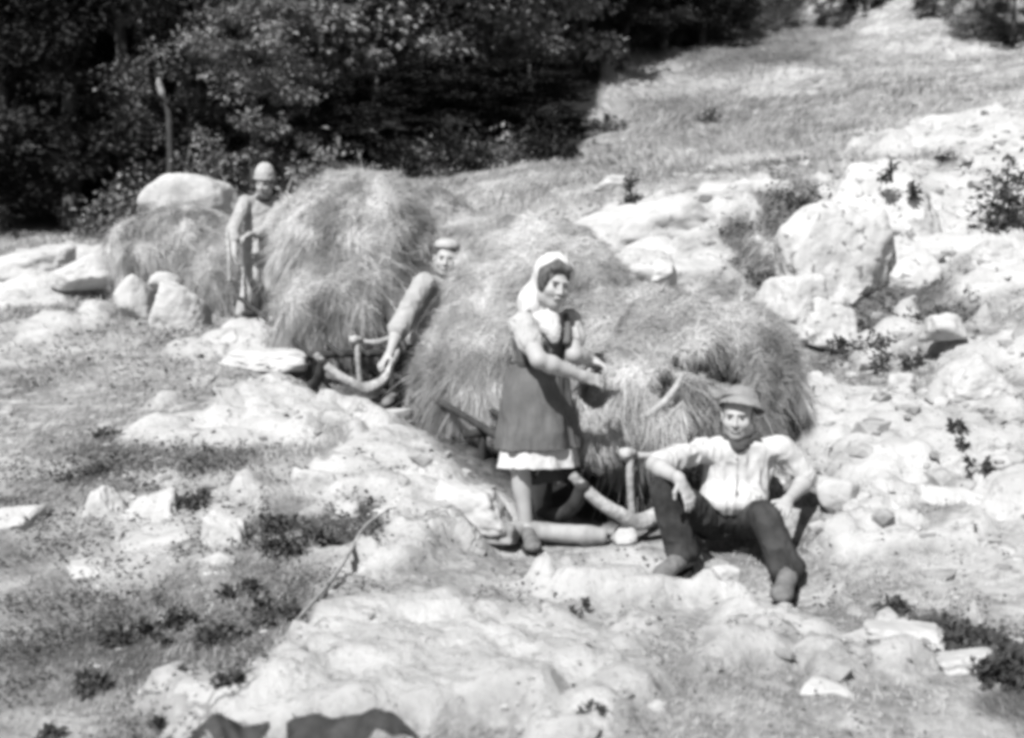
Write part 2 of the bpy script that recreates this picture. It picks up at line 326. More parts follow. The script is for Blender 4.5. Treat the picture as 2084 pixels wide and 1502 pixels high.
tag(g, kind='structure')

# ---------------------------------------------------------------- blades, tubes, rocks
def blades(P, D, Nn, length, width, bend=.5, seg=2):
    "tapering ribbons: root P, growth direction D, face direction Nn"
    k = len(P); D = D / (np.linalg.norm(D, axis=1, keepdims=True) + 1e-9)
    S = np.cross(D, Nn); S /= np.linalg.norm(S, axis=1, keepdims=True) + 1e-9
    L_ = length[:, None]; w_ = width[:, None] * .5; B = bend if isinstance(bend, np.ndarray) else np.tile([0, 0, -bend], (k, 1))
    Vv = [P - S * w_, P + S * w_]
    m = P + D * L_ * .5 + B * L_ * .18; Vv += [m - S * w_ * .8, m + S * w_ * .8]
    t = P + D * L_ * .92 + B * L_ * .75; Vv += [t]
    V = np.stack(Vv, 1).reshape(-1, 3); o = (np.arange(k) * 5)[:, None]
    return V, [o + np.array([0, 1, 3, 2]), o + np.array([2, 3, 4])]
def leaves(P, D, Nn, length, width):
    "folded leaf-shaped faces"
    D = D / (np.linalg.norm(D, axis=1, keepdims=True) + 1e-9); S = np.cross(D, Nn); S /= np.linalg.norm(S, axis=1, keepdims=True) + 1e-9
    U = np.cross(S, D); L_ = length[:, None]; w_ = width[:, None] * .5
    V = np.stack([P, P + D * L_ * .45 + S * w_ + U * w_ * .5, P + D * L_, P + D * L_ * .45 - S * w_ + U * w_ * .5], 1).reshape(-1, 3); o = (np.arange(len(P)) * 4)[:, None]
    return V, [o + np.array([0, 1, 2]), o + np.array([0, 2, 3])]
def rdir(k, rng=RNG):
    d = rng.normal(size=(k, 3)); return d / np.linalg.norm(d, axis=1, keepdims=True)
def catmull(P, n):
    P = np.asarray(P, float); Pp = np.vstack([2 * P[0] - P[1], P, 2 * P[-1] - P[-2]]); o = []
    for i in range(1, len(Pp) - 2):
        a, b_, c_, d_ = Pp[i - 1:i + 3]
        for t in np.linspace(0, 1, n, endpoint=False):
            o.append(.5 * (2 * b_ + (c_ - a) * t + (2 * a - 5 * b_ + 4 * c_ - d_) * t * t + (3 * b_ - a - 3 * c_ + d_) * t ** 3))
    o.append(P[-1]); return np.array(o)
def tube(P, R, n=6, sides=10, rough=.06, seed=0):
    "swept round bar through the points P with radii R, ends closed"
    P = np.asarray(P, float); R = np.asarray(R, float) * np.ones(len(P))
    PR = catmull(np.hstack([P, R[:, None]]), n); C_, rr = PR[:, :3], PR[:, 3]
    T = np.gradient(C_, axis=0); T /= np.linalg.norm(T, axis=1, keepdims=True)
    ref = np.array([0, 0, 1.0]) if abs(T[0, 2]) < .8 else np.array([1.0, 0, 0]); N_ = np.cross(T[0], ref); N_ /= np.linalg.norm(N_); fr = []
    for t in T:
        N_ = N_ - t * N_.dot(t); N_ /= np.linalg.norm(N_); fr.append(N_.copy())
    fr = np.array(fr); B_ = np.cross(T, fr); a = np.linspace(0, 2 * np.pi, sides, endpoint=False)
    Vv = C_[:, None] + rr[:, None, None] * (np.cos(a)[None, :, None] * fr[:, None] + np.sin(a)[None, :, None] * B_[:, None])
    flat = Vv.reshape(-1, 3); cc = np.repeat(C_, sides, 0); flat = cc + (flat - cc) * (1 + rough * fbm(flat * 12, 2, seed))[:, None]
    m = len(C_); i = np.arange(m * sides).reshape(m, sides); j = np.roll(i, -1, 1)
    q = np.stack([i[:-1], j[:-1], j[1:], i[1:]], -1).reshape(-1, 4)
    ex = len(flat); flat = np.vstack([flat, C_[0] - T[0] * rr[0] * .25, C_[-1] + T[-1] * rr[-1] * .25])
    t1 = np.stack([j[0], i[0], np.full(sides, ex)], -1); t2 = np.stack([i[-1], j[-1], np.full(sides, ex + 1)], -1)
    return flat, [q, np.vstack([t1, t2])]
def join(*parts):
    Vs = []; Fs = {}; off = 0
    for V, Fq in parts:
        if not isinstance(Fq, (list, tuple)): Fq = [Fq]
        for f in Fq: Fs.setdefault(f.shape[1], []).append(f + off)
        Vs.append(V); off += len(V)
    return np.vstack(Vs), [np.vstack(f) for f in Fs.values()]
_ico = {}
def ico(s):
    if s not in _ico:
        bm = bmesh.new(); bmesh.ops.create_icosphere(bm, subdivisions=s, radius=1.0)
        _ico[s] = (np.array([v.co[:] for v in bm.verts]), np.array([[v.index for v in f.verts] for f in bm.faces])); bm.free()
    V, f = _ico[s]; return V.copy(), f
def rock_mesh(size, seed, sub=5, planes=13, rough=.05, block=.5, sharp=14):
    "a broken stone: a ball cut by random planes, then weathered"
    V, f = ico(sub); r = np.random.default_rng(seed); N_ = r.normal(size=(planes, 3)); N_ /= np.linalg.norm(N_, axis=1, keepdims=True)
    if block > 0: N_[:6] = np.array([[1, 0, 0], [-1, 0, 0], [0, 1, 0], [0, -1, 0], [0, 0, 1], [0, 0, -1]]) + r.normal(size=(6, 3)) * .18; N_ /= np.linalg.norm(N_, axis=1, keepdims=True)
    D = r.uniform(.62, 1.0, planes); t = np.maximum(V @ N_.T, 1e-3) / D
    rad = 1 / (np.power((t ** sharp).sum(1), 1 / sharp))
    V = V * rad[:, None]; V *= 1 + (rough * fbm(V * 2.2 + seed, 4, seed) + rough * .55 * (1 - 2 * np.abs(fbm(V * 4.5 + seed, 4, seed + 5))))[:, None]
    return V * np.asarray(size), f
def rotz(V, a):
    c, s = math.cos(a), math.sin(a); return np.stack([V[:, 0] * c - V[:, 1] * s, V[:, 0] * s + V[:, 1] * c, V[:, 2]], -1)
# ---------------------------------------------------------------- bodies and clothes as smooth solids
def frame(fwd, up):
    f = np.array(fwd, float); f /= np.linalg.norm(f); u = np.array(up, float); u -= f * u.dot(f); u /= np.linalg.norm(u)
    return np.stack([np.cross(f, u), f, u], 1)     # columns: to the figure's right, forward, up
class Solid:
    def __init__(s, h): s.h = h; s.ops = []
    def cap(s, a, b, ra, rb, k=.02, mode='add'): s.ops.append(('cap', np.array(a, float), np.array(b, float), ra, rb, k, mode)); return s
    def ell(s, c, r, R=None, k=.02, mode='add'): s.ops.append(('ell', np.array(c, float), np.array(r, float), np.eye(3) if R is None else R, 0, k, mode)); return s
    def cone(s, a, b, ra, rb, R, pw=1.0, ruf=(0, 0), k=.005, mode='add'):
        s.ops.append(('cone', np.array(a, float), np.array(b, float), np.array(ra), np.array(rb), k, mode, R, pw, ruf)); return s
    def cut(s, p, n): s.ops.append(('cut', np.array(p, float), np.array(n, float) / np.linalg.norm(n), 0, 0, 0, 'cut')); return s
    def bounds(s):
        lo, hi = np.full(3, 1e9), np.full(3, -1e9)
        for o in s.ops:
            if o[6] != 'add': continue
            if o[0] == 'cap': r = max(o[3], o[4]); l, h_ = np.minimum(o[1], o[2]) - r, np.maximum(o[1], o[2]) + r
            elif o[0] == 'ell': r = max(o[2]); l, h_ = o[1] - r, o[1] + r
            elif o[0] == 'cone': r = max(max(o[3]), max(o[4])) * 1.2; l, h_ = np.minimum(o[1], o[2]) - r, np.maximum(o[1], o[2]) + r
            lo, hi = np.minimum(lo, l), np.maximum(hi, h_)
        return lo - s.h * 4, hi + s.h * 4
    def mesh(s, wob=0.0, wscale=(8, 8, 8), seed=0):
        h = s.h; lo, hi = s.bounds(); n = np.ceil((hi - lo) / h).astype(int) + 1; Fd = np.full(n, .3, np.float32)
        ax = [lo[i] + h * np.arange(n[i]) for i in range(3)]
        for o in s.ops:
            kind, k, mode = o[0], o[5], o[6]
            if kind == 'cut':
                P, Nn = o[1], o[2]
                d = ((ax[0] - P[0]) * Nn[0])[:, None, None] + ((ax[1] - P[1]) * Nn[1])[None, :, None] + ((ax[2] - P[2]) * Nn[2])[None, None, :]
                Fd = np.maximum(Fd, d.astype(np.float32)); continue
            if kind == 'cap': r = max(o[3], o[4]); l, u = np.minimum(o[1], o[2]) - r, np.maximum(o[1], o[2]) + r
            elif kind == 'ell': r = max(o[2]); l, u = o[1] - r, o[1] + r
            else: r = max(max(o[3]), max(o[4])) * 1.2; l, u = np.minimum(o[1], o[2]) - r, np.maximum(o[1], o[2]) + r
            m = k * 1.2 + 3 * h; i0 = np.maximum(((l - m - lo) / h).astype(int), 0); i1 = np.minimum(((u + m - lo) / h).astype(int) + 2, n)
            if (i1 <= i0).any(): continue
            g = np.stack(np.meshgrid(*[ax[i][i0[i]:i1[i]] for i in range(3)], indexing='ij'), -1)
            if kind == 'cap':
                ab = o[2] - o[1]; t = np.clip(((g - o[1]) @ ab) / (ab @ ab + 1e-12), 0, 1)
                d = np.sqrt(((g - (o[1] + t[..., None] * ab)) ** 2).sum(-1)) - (o[3] + (o[4] - o[3]) * t)
            elif kind == 'ell':
                q = (g - o[1]) @ o[3]; k0 = np.sqrt(((q / o[2]) ** 2).sum(-1)); k1 = np.sqrt(((q / o[2] ** 2) ** 2).sum(-1)) + 1e-9; d = k0 * (k0 - 1) / k1
            else:
                R, pw, ruf = o[7], o[8], o[9]; ab = o[2] - o[1]; Lg = np.linalg.norm(ab); tt = ((g - o[1]) @ ab) / (Lg * Lg); t = np.clip(tt, 0, 1) ** pw
                q = g - (o[1] + tt[..., None] * ab); x = q @ R[:, 0]; y = q @ R[:, 1]; rx = o[3][0] + (o[4][0] - o[3][0]) * t; ry = o[3][1] + (o[4][1] - o[3][1]) * t
                an = np.arctan2(y, x); rr = 1 + ruf[0] * t * (np.sin(an * ruf[1]) + .6 * np.sin(an * (ruf[1] * .53) + 1.3))
                d = (np.sqrt((x / rx) ** 2 + (y / ry) ** 2) - rr) * np.minimum(rx, ry); d = np.maximum(d, np.maximum(-tt, tt - 1) * Lg)
            S = Fd[i0[0]:i1[0], i0[1]:i1[1], i0[2]:i1[2]]; d = d.astype(np.float32)
            if mode == 'add':
                hh = np.clip(.5 + .5 * (S - d) / k, 0, 1) if k > 0 else (d < S) * 1.0; r_ = S * (1 - hh) + d * hh - k * hh * (1 - hh)
            else:
                hh = np.clip(.5 - .5 * (S + d) / k, 0, 1) if k > 0 else (-d > S) * 1.0; r_ = S * (1 - hh) + (-d) * hh + k * hh * (1 - hh)
            Fd[i0[0]:i1[0], i0[1]:i1[1], i0[2]:i1[2]] = r_
        V, Q = nets(Fd, lo, h)
        if wob and len(V):
            N_ = vnorm(V, Q); Vs_ = V * np.array(wscale); V = V + N_ * (wob * .6 * (.6 * fbm(Vs_, 3, seed) + .9 * (.5 - 2.2 * np.abs(fbm(Vs_ * 1.7 + .35 * np.sin(Vs_[:, [1, 2, 0]]), 2, seed + 3)))))[:, None]
        return V, Q
def nets(Fd, lo, h):
    s = (Fd < 0); a = s.astype(np.uint8)
    c = a[:-1, :-1, :-1] + a[1:, :-1, :-1] + a[:-1, 1:, :-1] + a[:-1, :-1, 1:] + a[1:, 1:, :-1] + a[1:, :-1, 1:] + a[:-1, 1:, 1:] + a[1:, 1:, 1:]
    cell = np.argwhere((c > 0) & (c < 8)); ids = np.full(c.shape, -1, np.int64); ids[tuple(cell.T)] = np.arange(len(cell))
    acc = np.zeros((len(cell), 3)); cnt = np.zeros(len(cell)); C8 = [(i, j, k) for i in (0, 1) for j in (0, 1) for k in (0, 1)]
    for p in C8:
        for ax in range(3):
            if p[ax]: continue
            q = list(p); q[ax] = 1
            A = Fd[cell[:, 0] + p[0], cell[:, 1] + p[1], cell[:, 2] + p[2]]; B = Fd[cell[:, 0] + q[0], cell[:, 1] + q[1], cell[:, 2] + q[2]]
            x = (A < 0) != (B < 0); t = np.where(x, A / np.where(A - B == 0, 1, A - B), 0); pt = np.tile(np.array(p, float), (len(cell), 1)); pt[:, ax] += t
            acc[x] += pt[x]; cnt[x] += 1
    V = lo + h * (cell + acc / np.maximum(cnt, 1)[:, None]); Fs = []
    for ax in range(3):
        o1, o2 = (ax + 1) % 3, (ax + 2) % 3; n = np.array(s.shape); sl0 = [slice(None)] * 3; sl1 = [slice(None)] * 3
        sl0[ax] = slice(0, n[ax] - 1); sl1[ax] = slice(1, n[ax]); for_ = np.argwhere(s[tuple(sl0)] != s[tuple(sl1)])
        ok = (for_[:, o1] > 0) & (for_[:, o2] > 0) & (for_[:, o1] < n[o1] - 1) & (for_[:, o2] < n[o2] - 1); e = for_[ok]
        def gi(d1, d2):
            z = e.copy(); z[:, o1] += d1; z[:, o2] += d2; return ids[tuple(z.T)]
        q = np.stack([gi(-1, -1), gi(0, -1), gi(0, 0), gi(-1, 0)], -1); ins = s[tuple(e.T)]
        q[~ins] = q[~ins][:, ::-1]; Fs.append(q)
    return V, np.vstack(Fs)
def vnorm(V, Q):
    N_ = np.zeros_like(V); fn = np.cross(V[Q[:, 2]] - V[Q[:, 0]], V[Q[:, -1]] - V[Q[:, 1]])
    for i in range(Q.shape[1]): np.add.at(N_, Q[:, i], fn)
    return N_ / (np.linalg.norm(N_, axis=1, keepdims=True) + 1e-12)

def add_head(S, H, R, s, neck, nr=.052):
    L = lambda *p: H + R @ (np.array(p) * s)
    e = lambda c, r, k=.02, mode='add': S.ell(L(*c), np.array(r) * s, R, k * s, mode)
    S.cap(neck, L(0, -.02, -.05), nr * 1.1, nr, .03)
    e((0, -.018, .032), (.074, .094, .084)); e((0, .022, -.03), (.060, .068, .082)); e((0, .05, -.093), (.030, .030, .022), .03)
    for x in (-1, 1):
        e((x * .036, .058, -.030), (.026, .026, .024), .02); e((x * .031, .096, .004), (.020, .017, .011), .008, 'sub')
        e((x * .076, -.008, -.006), (.009, .019, .032), .008); e((x * .042, -.01, -.07), (.03, .05, .035), .03)
        e((x * .012, .094, -.036), (.009, .011, .008), .006)
    e((0, .080, .022), (.050, .013, .009), .012)
    S.cap(L(0, .088, .012), L(0, .108, -.032), .008 * s, .012 * s, .008)
    e((0, .086, -.062), (.024, .014, .012), .01); e((0, .099, -.062), (.022, .006, .0028), .003, 'sub')
def face_parts(root, H, R, s, hs, smile=False):
    L = lambda *p: H + R @ (np.array(p) * s)
    for x in (-1, 1):
        v, q = Solid(min(hs, .003)).ell(L(x * .031, .083, .001), np.array((.0105, .009, .0045)) * s, R).mesh(); kid('eye', v, q, M['dark'], root)
        v, q = Solid(min(hs, .003)).cap(L(x * .016, .091, .019), L(x * .044, .082, .020), .0032 * s, .0022 * s).mesh(); kid('eyebrow', v, q, M['grey_hair'], root)
    S = Solid(hs)
    if smile: S.cap(L(-.032, .082, -.050), L(0, .098, -.063), .003 * s, .008 * s, .004).cap(L(.032, .082, -.050), L(0, .098, -.063), .003 * s, .008 * s, .004)
    else: S.cap(L(-.020, .093, -.061), L(.020, .093, -.061), .004 * s, .004 * s)
    v, q = S.mesh(); kid('lips', v, q, M['lip'], root)
    if smile: v, q = Solid(hs).cap(L(-.021, .099, -.0575), L(.021, .099, -.0575), .0042 * s, .0042 * s).mesh(); kid('teeth', v, q, M['white'], root)
def add_hand(S, w, d, pn, s=1.0, curl=.35, thumb=1, spread=.012):
    "palm and five jointed fingers; d points along the fingers, pn out of the palm, thumb +1 or -1 picks its side"
    R = frame(d, pn); lat, d_, n_ = R[:, 0], R[:, 1], R[:, 2]; k = .006
    S.ell(w + d_ * .045 * s, np.array((.038, .050, .014)) * s, R, .012)
    S.cap(w - d_ * .02, w + d_ * .03 * s, .024 * s, .024 * s, .015)
    for i, (o, ln) in enumerate(((-.030, .070), (-.010, .082), (.011, .078), (.030, .060))):
        o *= thumb * -1; b = w + d_ * .082 * s + lat * o * s; a = curl * (1 + .12 * i); dr = d_ + lat * o * spread / .012 * 3.0; dr /= np.linalg.norm(dr); r = .0092 * s
        for j, fr in enumerate((.45, .31, .24)):
            a_ = a * (j + .6); v = dr * math.cos(a_) + n_ * math.sin(a_); e = b + v * ln * fr * s; S.cap(b, e, r, r * .9, k if j else .008); b = e; r *= .9
    b = w + d_ * .022 * s + lat * thumb * .026 * s
    for v, ln, r in ((d_ * .55 + lat * thumb * .75 + n_ * .25, .040, .0115), (d_ * .85 + lat * thumb * .25 + n_ * .4, .030, .0095)):
        v = v / np.linalg.norm(v); e = b + v * ln * s; S.cap(b, e, r * s, r * s * .9, .008); b = e
def trunk(S, J, g=0.0, fem=False, k=.05):
    lat = J['sr'] - J['sl']; lat /= np.linalg.norm(lat); up = J['neck'] - J['pelvis']; fwd = np.cross(up, lat); R = frame(fwd, up); T = J['neck'] - J['pelvis']; Ln = np.linalg.norm(T); T = T / Ln
    P, Nk = J['pelvis'], J['neck']; w_ = np.linalg.norm(J['sr'] - J['sl']) / .36 * (1.12 if fem else 1)
    S.ell(P + T * .02, (.150 * w_ + g, .11 + g, .11 + g), R, k); S.ell(P + T * Ln * .36, ((.115 if fem else .135) * w_ + g, .095 + g, .15 + g), R, k)
    S.ell(P + T * Ln * .68, (.145 * w_ + g, .105 + g, .15 + g), R, k)
    S.cap(J['sl'] * .9 + Nk * .1, J['sr'] * .9 + Nk * .1, .052 + g, .052 + g, k); S.cap(P + T * Ln * .75, Nk - T * .02, .08 + g, .055 + g, k)
    if fem:
        for x in (-1, 1): S.ell(P + T * Ln * .66 + R[:, 0] * x * .06 + R[:, 1] * .075, np.full(3, .058) + g, R, .03)
    return R
def limb(S, a, b, ra, rb, t0=0, t1=1, g=0, k=.02, cut0=False, cut1=False):
    A, B = a + (b - a) * t0, a + (b - a) * t1; S.cap(A, B, ra + (rb - ra) * t0 + g, ra + (rb - ra) * t1 + g, k)
def arms(S, J, s=1.0, hands=True, curl=.4):
    for x, key in ((-1, 'l'), (1, 'r')):
        limb(S, J['s' + key], J['e' + key], .050 * s, .042 * s, k=.03); m_ = J['e' + key] * .72 + J['w' + key] * .28; S.cap(J['e' + key], m_, .038 * s, .044 * s, .02).cap(m_, J['w' + key], .043 * s, .025 * s, .02); S.ell(J['w' + key], (.029 * s,) * 3, None, .015)
        if hands and 'h' + key in J: d, n_, c_, th = J['h' + key]; add_hand(S, J['w' + key], d, n_, s, c_, th)
def legs(S, J, s=1.0, foot=True):
    for key in 'lr':
        limb(S, J['p' + key], J['k' + key], .078 * s, .054 * s, k=.04); limb(S, J['k' + key], J['a' + key], .054 * s, .034 * s, k=.02)
        m = J['k' + key] * .68 + J['a' + key] * .32; bk = J.get('calf' + key, np.array([0, .02, 0])); S.ell(m + bk, (.05 * s, .05 * s, .10 * s), None, .03)
        if foot: S.cap(J['a' + key], J['t' + key], .034 * s, .028 * s, .02)
def sleeve(S, a, e, w, r0, r1, t, t2=0.0, g=.014):
    "sleeve from the shoulder to the share t of the upper arm, then t2 of the forearm"
    S.cap(a, a + (e - a) * min(t, 1), r0 + g, (r0 + (r1 - r0) * t) + g, .03)
    if t2: S.cap(e, e + (w - e) * t2, r1 + g, r1 * .85 + g, .02)
def shoe(root, a, t, s, hs, name='boot', shaft=.10, up=None, m='leather', wid=.042):
    d = t - a; d2 = d / np.linalg.norm(d); R = frame(d2, up if up is not None else (0, 0, 1)); S = Solid(hs)
    S.cap(a + R[:, 2] * .01, t, .045 * s, wid * .9 * s, .03); S.ell(t + d2 * .012, (wid * 1.1 * s, .055 * s, .034 * s), R, .03); S.ell(a - d2 * .02 - R[:, 2] * .01, (.04 * s, .045 * s, .045 * s), R, .03)
    if shaft: S.cap(a, a + np.array([0, 0, shaft]) * s, .045 * s, .05 * s, .02)
    S.cut((a + t) / 2 - R[:, 2] * .05 * s, -R[:, 2]); v, q = S.mesh(.004, (14,) * 3, 3); b = kid(name, v, q, M[m], root)
    S = Solid(hs).cone((a + t) / 2 - R[:, 2] * .066 * s, (a + t) / 2 - R[:, 2] * .048 * s, (wid * 1.15 * s, np.linalg.norm(d) * .5 + .062 * s), (wid * 1.15 * s, np.linalg.norm(d) * .5 + .062 * s), R); v, q = S.mesh()
    kid('sole', v, q, M['sole'], b)
def hat_brim(root, H, R, s, hs, m): pass

def surf_at(V, px, py):
    "the front of a mesh at a pixel"
    Q = V - np.array([0, 0, CAMZ]); d = Q @ FW; x = 1042 + F * Q[:, 0] / d; y = 751 - F * (Q @ UP) / d; m = ((x - px) ** 2 + (y - py) ** 2) < 60
    return W(px, py, d[m].min()) if m.any() else W(px, py, 6.8)
# ---- the woman standing at the nearest hay
def woman():
    J = dict(neck=W(1110, 640, 6.86), pelvis=W(1088, 806, 6.92), sl=W(1064, 662, 6.74), sr=W(1160, 655, 6.97),
             el=W(1096, 732, 6.52), wl=W(1186, 766, 6.62), er=W(1168, 722, 6.80), wr=W(1204, 735, 6.96),
             pl=W(1066, 815, 6.90), pr=W(1118, 815, 6.98), kl=W(1058, 945, 6.80), al=W(1072, 1075, 6.84), tl=W(1083, 1108, 6.68),
             kr=W(1094, 944, 7.06), ar=W(1100, 1052, 7.22), tr=W(1112, 1074, 7.08))
    J['hl'] = (W(1225, 776, 6.66) - J['wl'], np.array([.1, .7, -.6]), .35, 1); J['hr'] = (W(1226, 742, 6.92) - J['wr'], np.array([0, -.2, -1.0]), .4, 1)
    base = (J['tl'] + J['tr']) / 2; base[2] = J['tl'][2] - .06
    root = empty('person', base, 'smiling woman in white headscarf and grey apron standing beside the nearest hay', 'person')
    hs = .006; H = W(1127, 577, 6.80); R = frame((.34, -.9, -.12), (.20, -.08, 1)); hd = 1.12
    S = Solid(.0058); trunk(S, J, -.012, True); add_head(S, H, R, hd, J['neck'], .048); arms(S, J, 1.08); legs(S, J, 1.02)
    v, q = S.mesh(); kid('body', v, q, M['skin'], root); face_parts(root, H, R, hd, .003, True)
    L = lambda *p: H + R @ (np.array(p) * hd); E = np.array
    S = Solid(.005).ell(L(0, -.018, .038), E((.079, .099, .091)) * hd, R, .01).cap(L(-.04, .064, .086), L(.045, .064, .082), .017 * hd, .019 * hd, .02).ell(L(.072, .02, .02), E((.020, .045, .065)) * hd, R, .02)
    S.ell(L(0, .098, -.03), E((.066, .068, .096)) * hd, R, .01, 'sub'); v, q = S.mesh(.003, (22, 22, 22), 4); kid('hair', v, q, M['hair'], root)
    # headscarf: over the crown and back of the head, falling behind the neck to the shoulder
    S = Solid(.005).ell(L(-.006, -.045, .05), E((.098, .098, .102)) * hd, R, .02).cap(L(-.045, -.045, .06), W(1074, 608, 6.86), .072, .044, .04).cap(L(-.04, -.05, .0), W(1082, 622, 6.88), .078, .060, .05).cap(L(0, -.07, 0), W(1092, 632, 6.95), .085, .065, .05).cap(W(1080, 600, 6.88), W(1074, 634, 6.84), .052, .045, .04)
    S.cap(L(-.062, -.01, -.05), W(1108, 650, 6.77), .034, .026, .03)
    S.ell(L(.016, .116, -.022), E((.080, .086, .110)) * hd, R, .01, 'sub'); v, q = S.mesh(.009, (12, 12, 4), 8); kid('headscarf', v, q, M['scarf'], root)
    tR = frame(np.cross(J['neck'] - J['pelvis'], J['sr'] - J['sl']), J['neck'] - J['pelvis']); fw = tR[:, 1]
    if fw[1] > 0: fw = -fw
    # kerchief filling the neckline
    S = Solid(.005).ell(W(1110, 650, 6.775), (.085, .05, .05), None, .03).ell(W(1120, 668, 6.75), (.06, .045, .05), None, .03).ell(W(1128, 684, 6.735), (.035, .035, .045), None, .03); v, q = S.mesh(.004, (20,) * 3, 3); kid('kerchief', v, q, M['scarf'], root)
    S = Solid(.0058); trunk(S, J, .0, True)
    for k in 'lr': sleeve(S, J['s' + k], J['e' + k], None, .062, .054, .52, g=.012)
    for k in 'lr': p = J['s' + k] + (J['e' + k] - J['s' + k]) * .45; S.ell(p, (.065, .065, .05), None, .03)
    v, q = S.mesh(.010, (12, 12, 9), 5); kid('blouse', v, q, M['blouse'], root)
    # pinafore: bodice with shoulder straps, then skirt
    S = Solid(.0058); trunk(S, J, .014, True); S.cut(W(1115, 690, 6.8), np.array([0, 0, 1.0]))
    v, q = S.mesh(.009, (10, 10, 6), 6); kid('bodice', v, q, M['dress'] if False else M['apron'], root)
    for a, b_, c_ in (((1076, 634, 6.80), (1088, 668, 6.70), (1100, 700, 6.69)), ((1152, 640, 6.87), (1156, 668, 6.80), (1152, 700, 6.77))):
        v, q = tube([W(*a), W(*b_), W(*c_)], [.016, .018, .024], sides=8); kid('strap', v, q, M['apron'], root)
    A, B = W(1094, 738, 6.89), W(1096, 912, 6.90); lat = J['sr'] - J['sl']; R2 = frame(np.cross((0, 0, 1), lat), (0, 0, 1))
    S = Solid(.0065).cone(A, B, (.168, .140), (.262, .215), R2, .75, (.045, 6)); S.cone(A + (B - A) * .3, B + (B - A) * .2, (.15, .12), (.247, .20), R2, .8, (.045, 6), mode='sub')
    v, q = S.mesh(.014, (9, 9, 2.0), 7); kid('apron_skirt', v, q, M['apron'], root)
    v, q = Solid(.005).cone(W(1093, 736, 6.89), W(1093, 747, 6.89), (.174, .147), (.176, .149), R2, 1).mesh(); kid('waistband', v, q, M['dress'], root)
    S = Solid(.0055).cone(W(1096, 898, 6.90), W(1096, 950, 6.90), (.222, .180), (.250, .205), R2, 1, (.05, 9)); S.cone(W(1096, 880, 6.9), W(1096, 975, 6.90), (.205, .162), (.234, .186), R2, 1, (.06, 13), mode='sub')
    v, q = S.mesh(.006, (14, 14, 5), 9); kid('petticoat', v, q, M['scarf'], root)
    S = Solid(.006).cone(W(1096, 850, 6.92), W(1112, 968, 6.98), (.19, .15), (.205, .165), R2, 1, (.04, 6)); S.cone(W(1096, 880, 6.92), W(1112, 985, 6.98), (.175, .135), (.192, .15), R2, 1, (.04, 6), mode='sub')
    v, q = S.mesh(.005, (9,) * 3, 9); kid('underskirt', v, q, M['dress'], root)
    for k in 'lr': shoe(root, J['a' + k] - np.array([0, 0, .02]), J['t' + k], .95, .005, 'shoe', 0, m='leather')
woman()
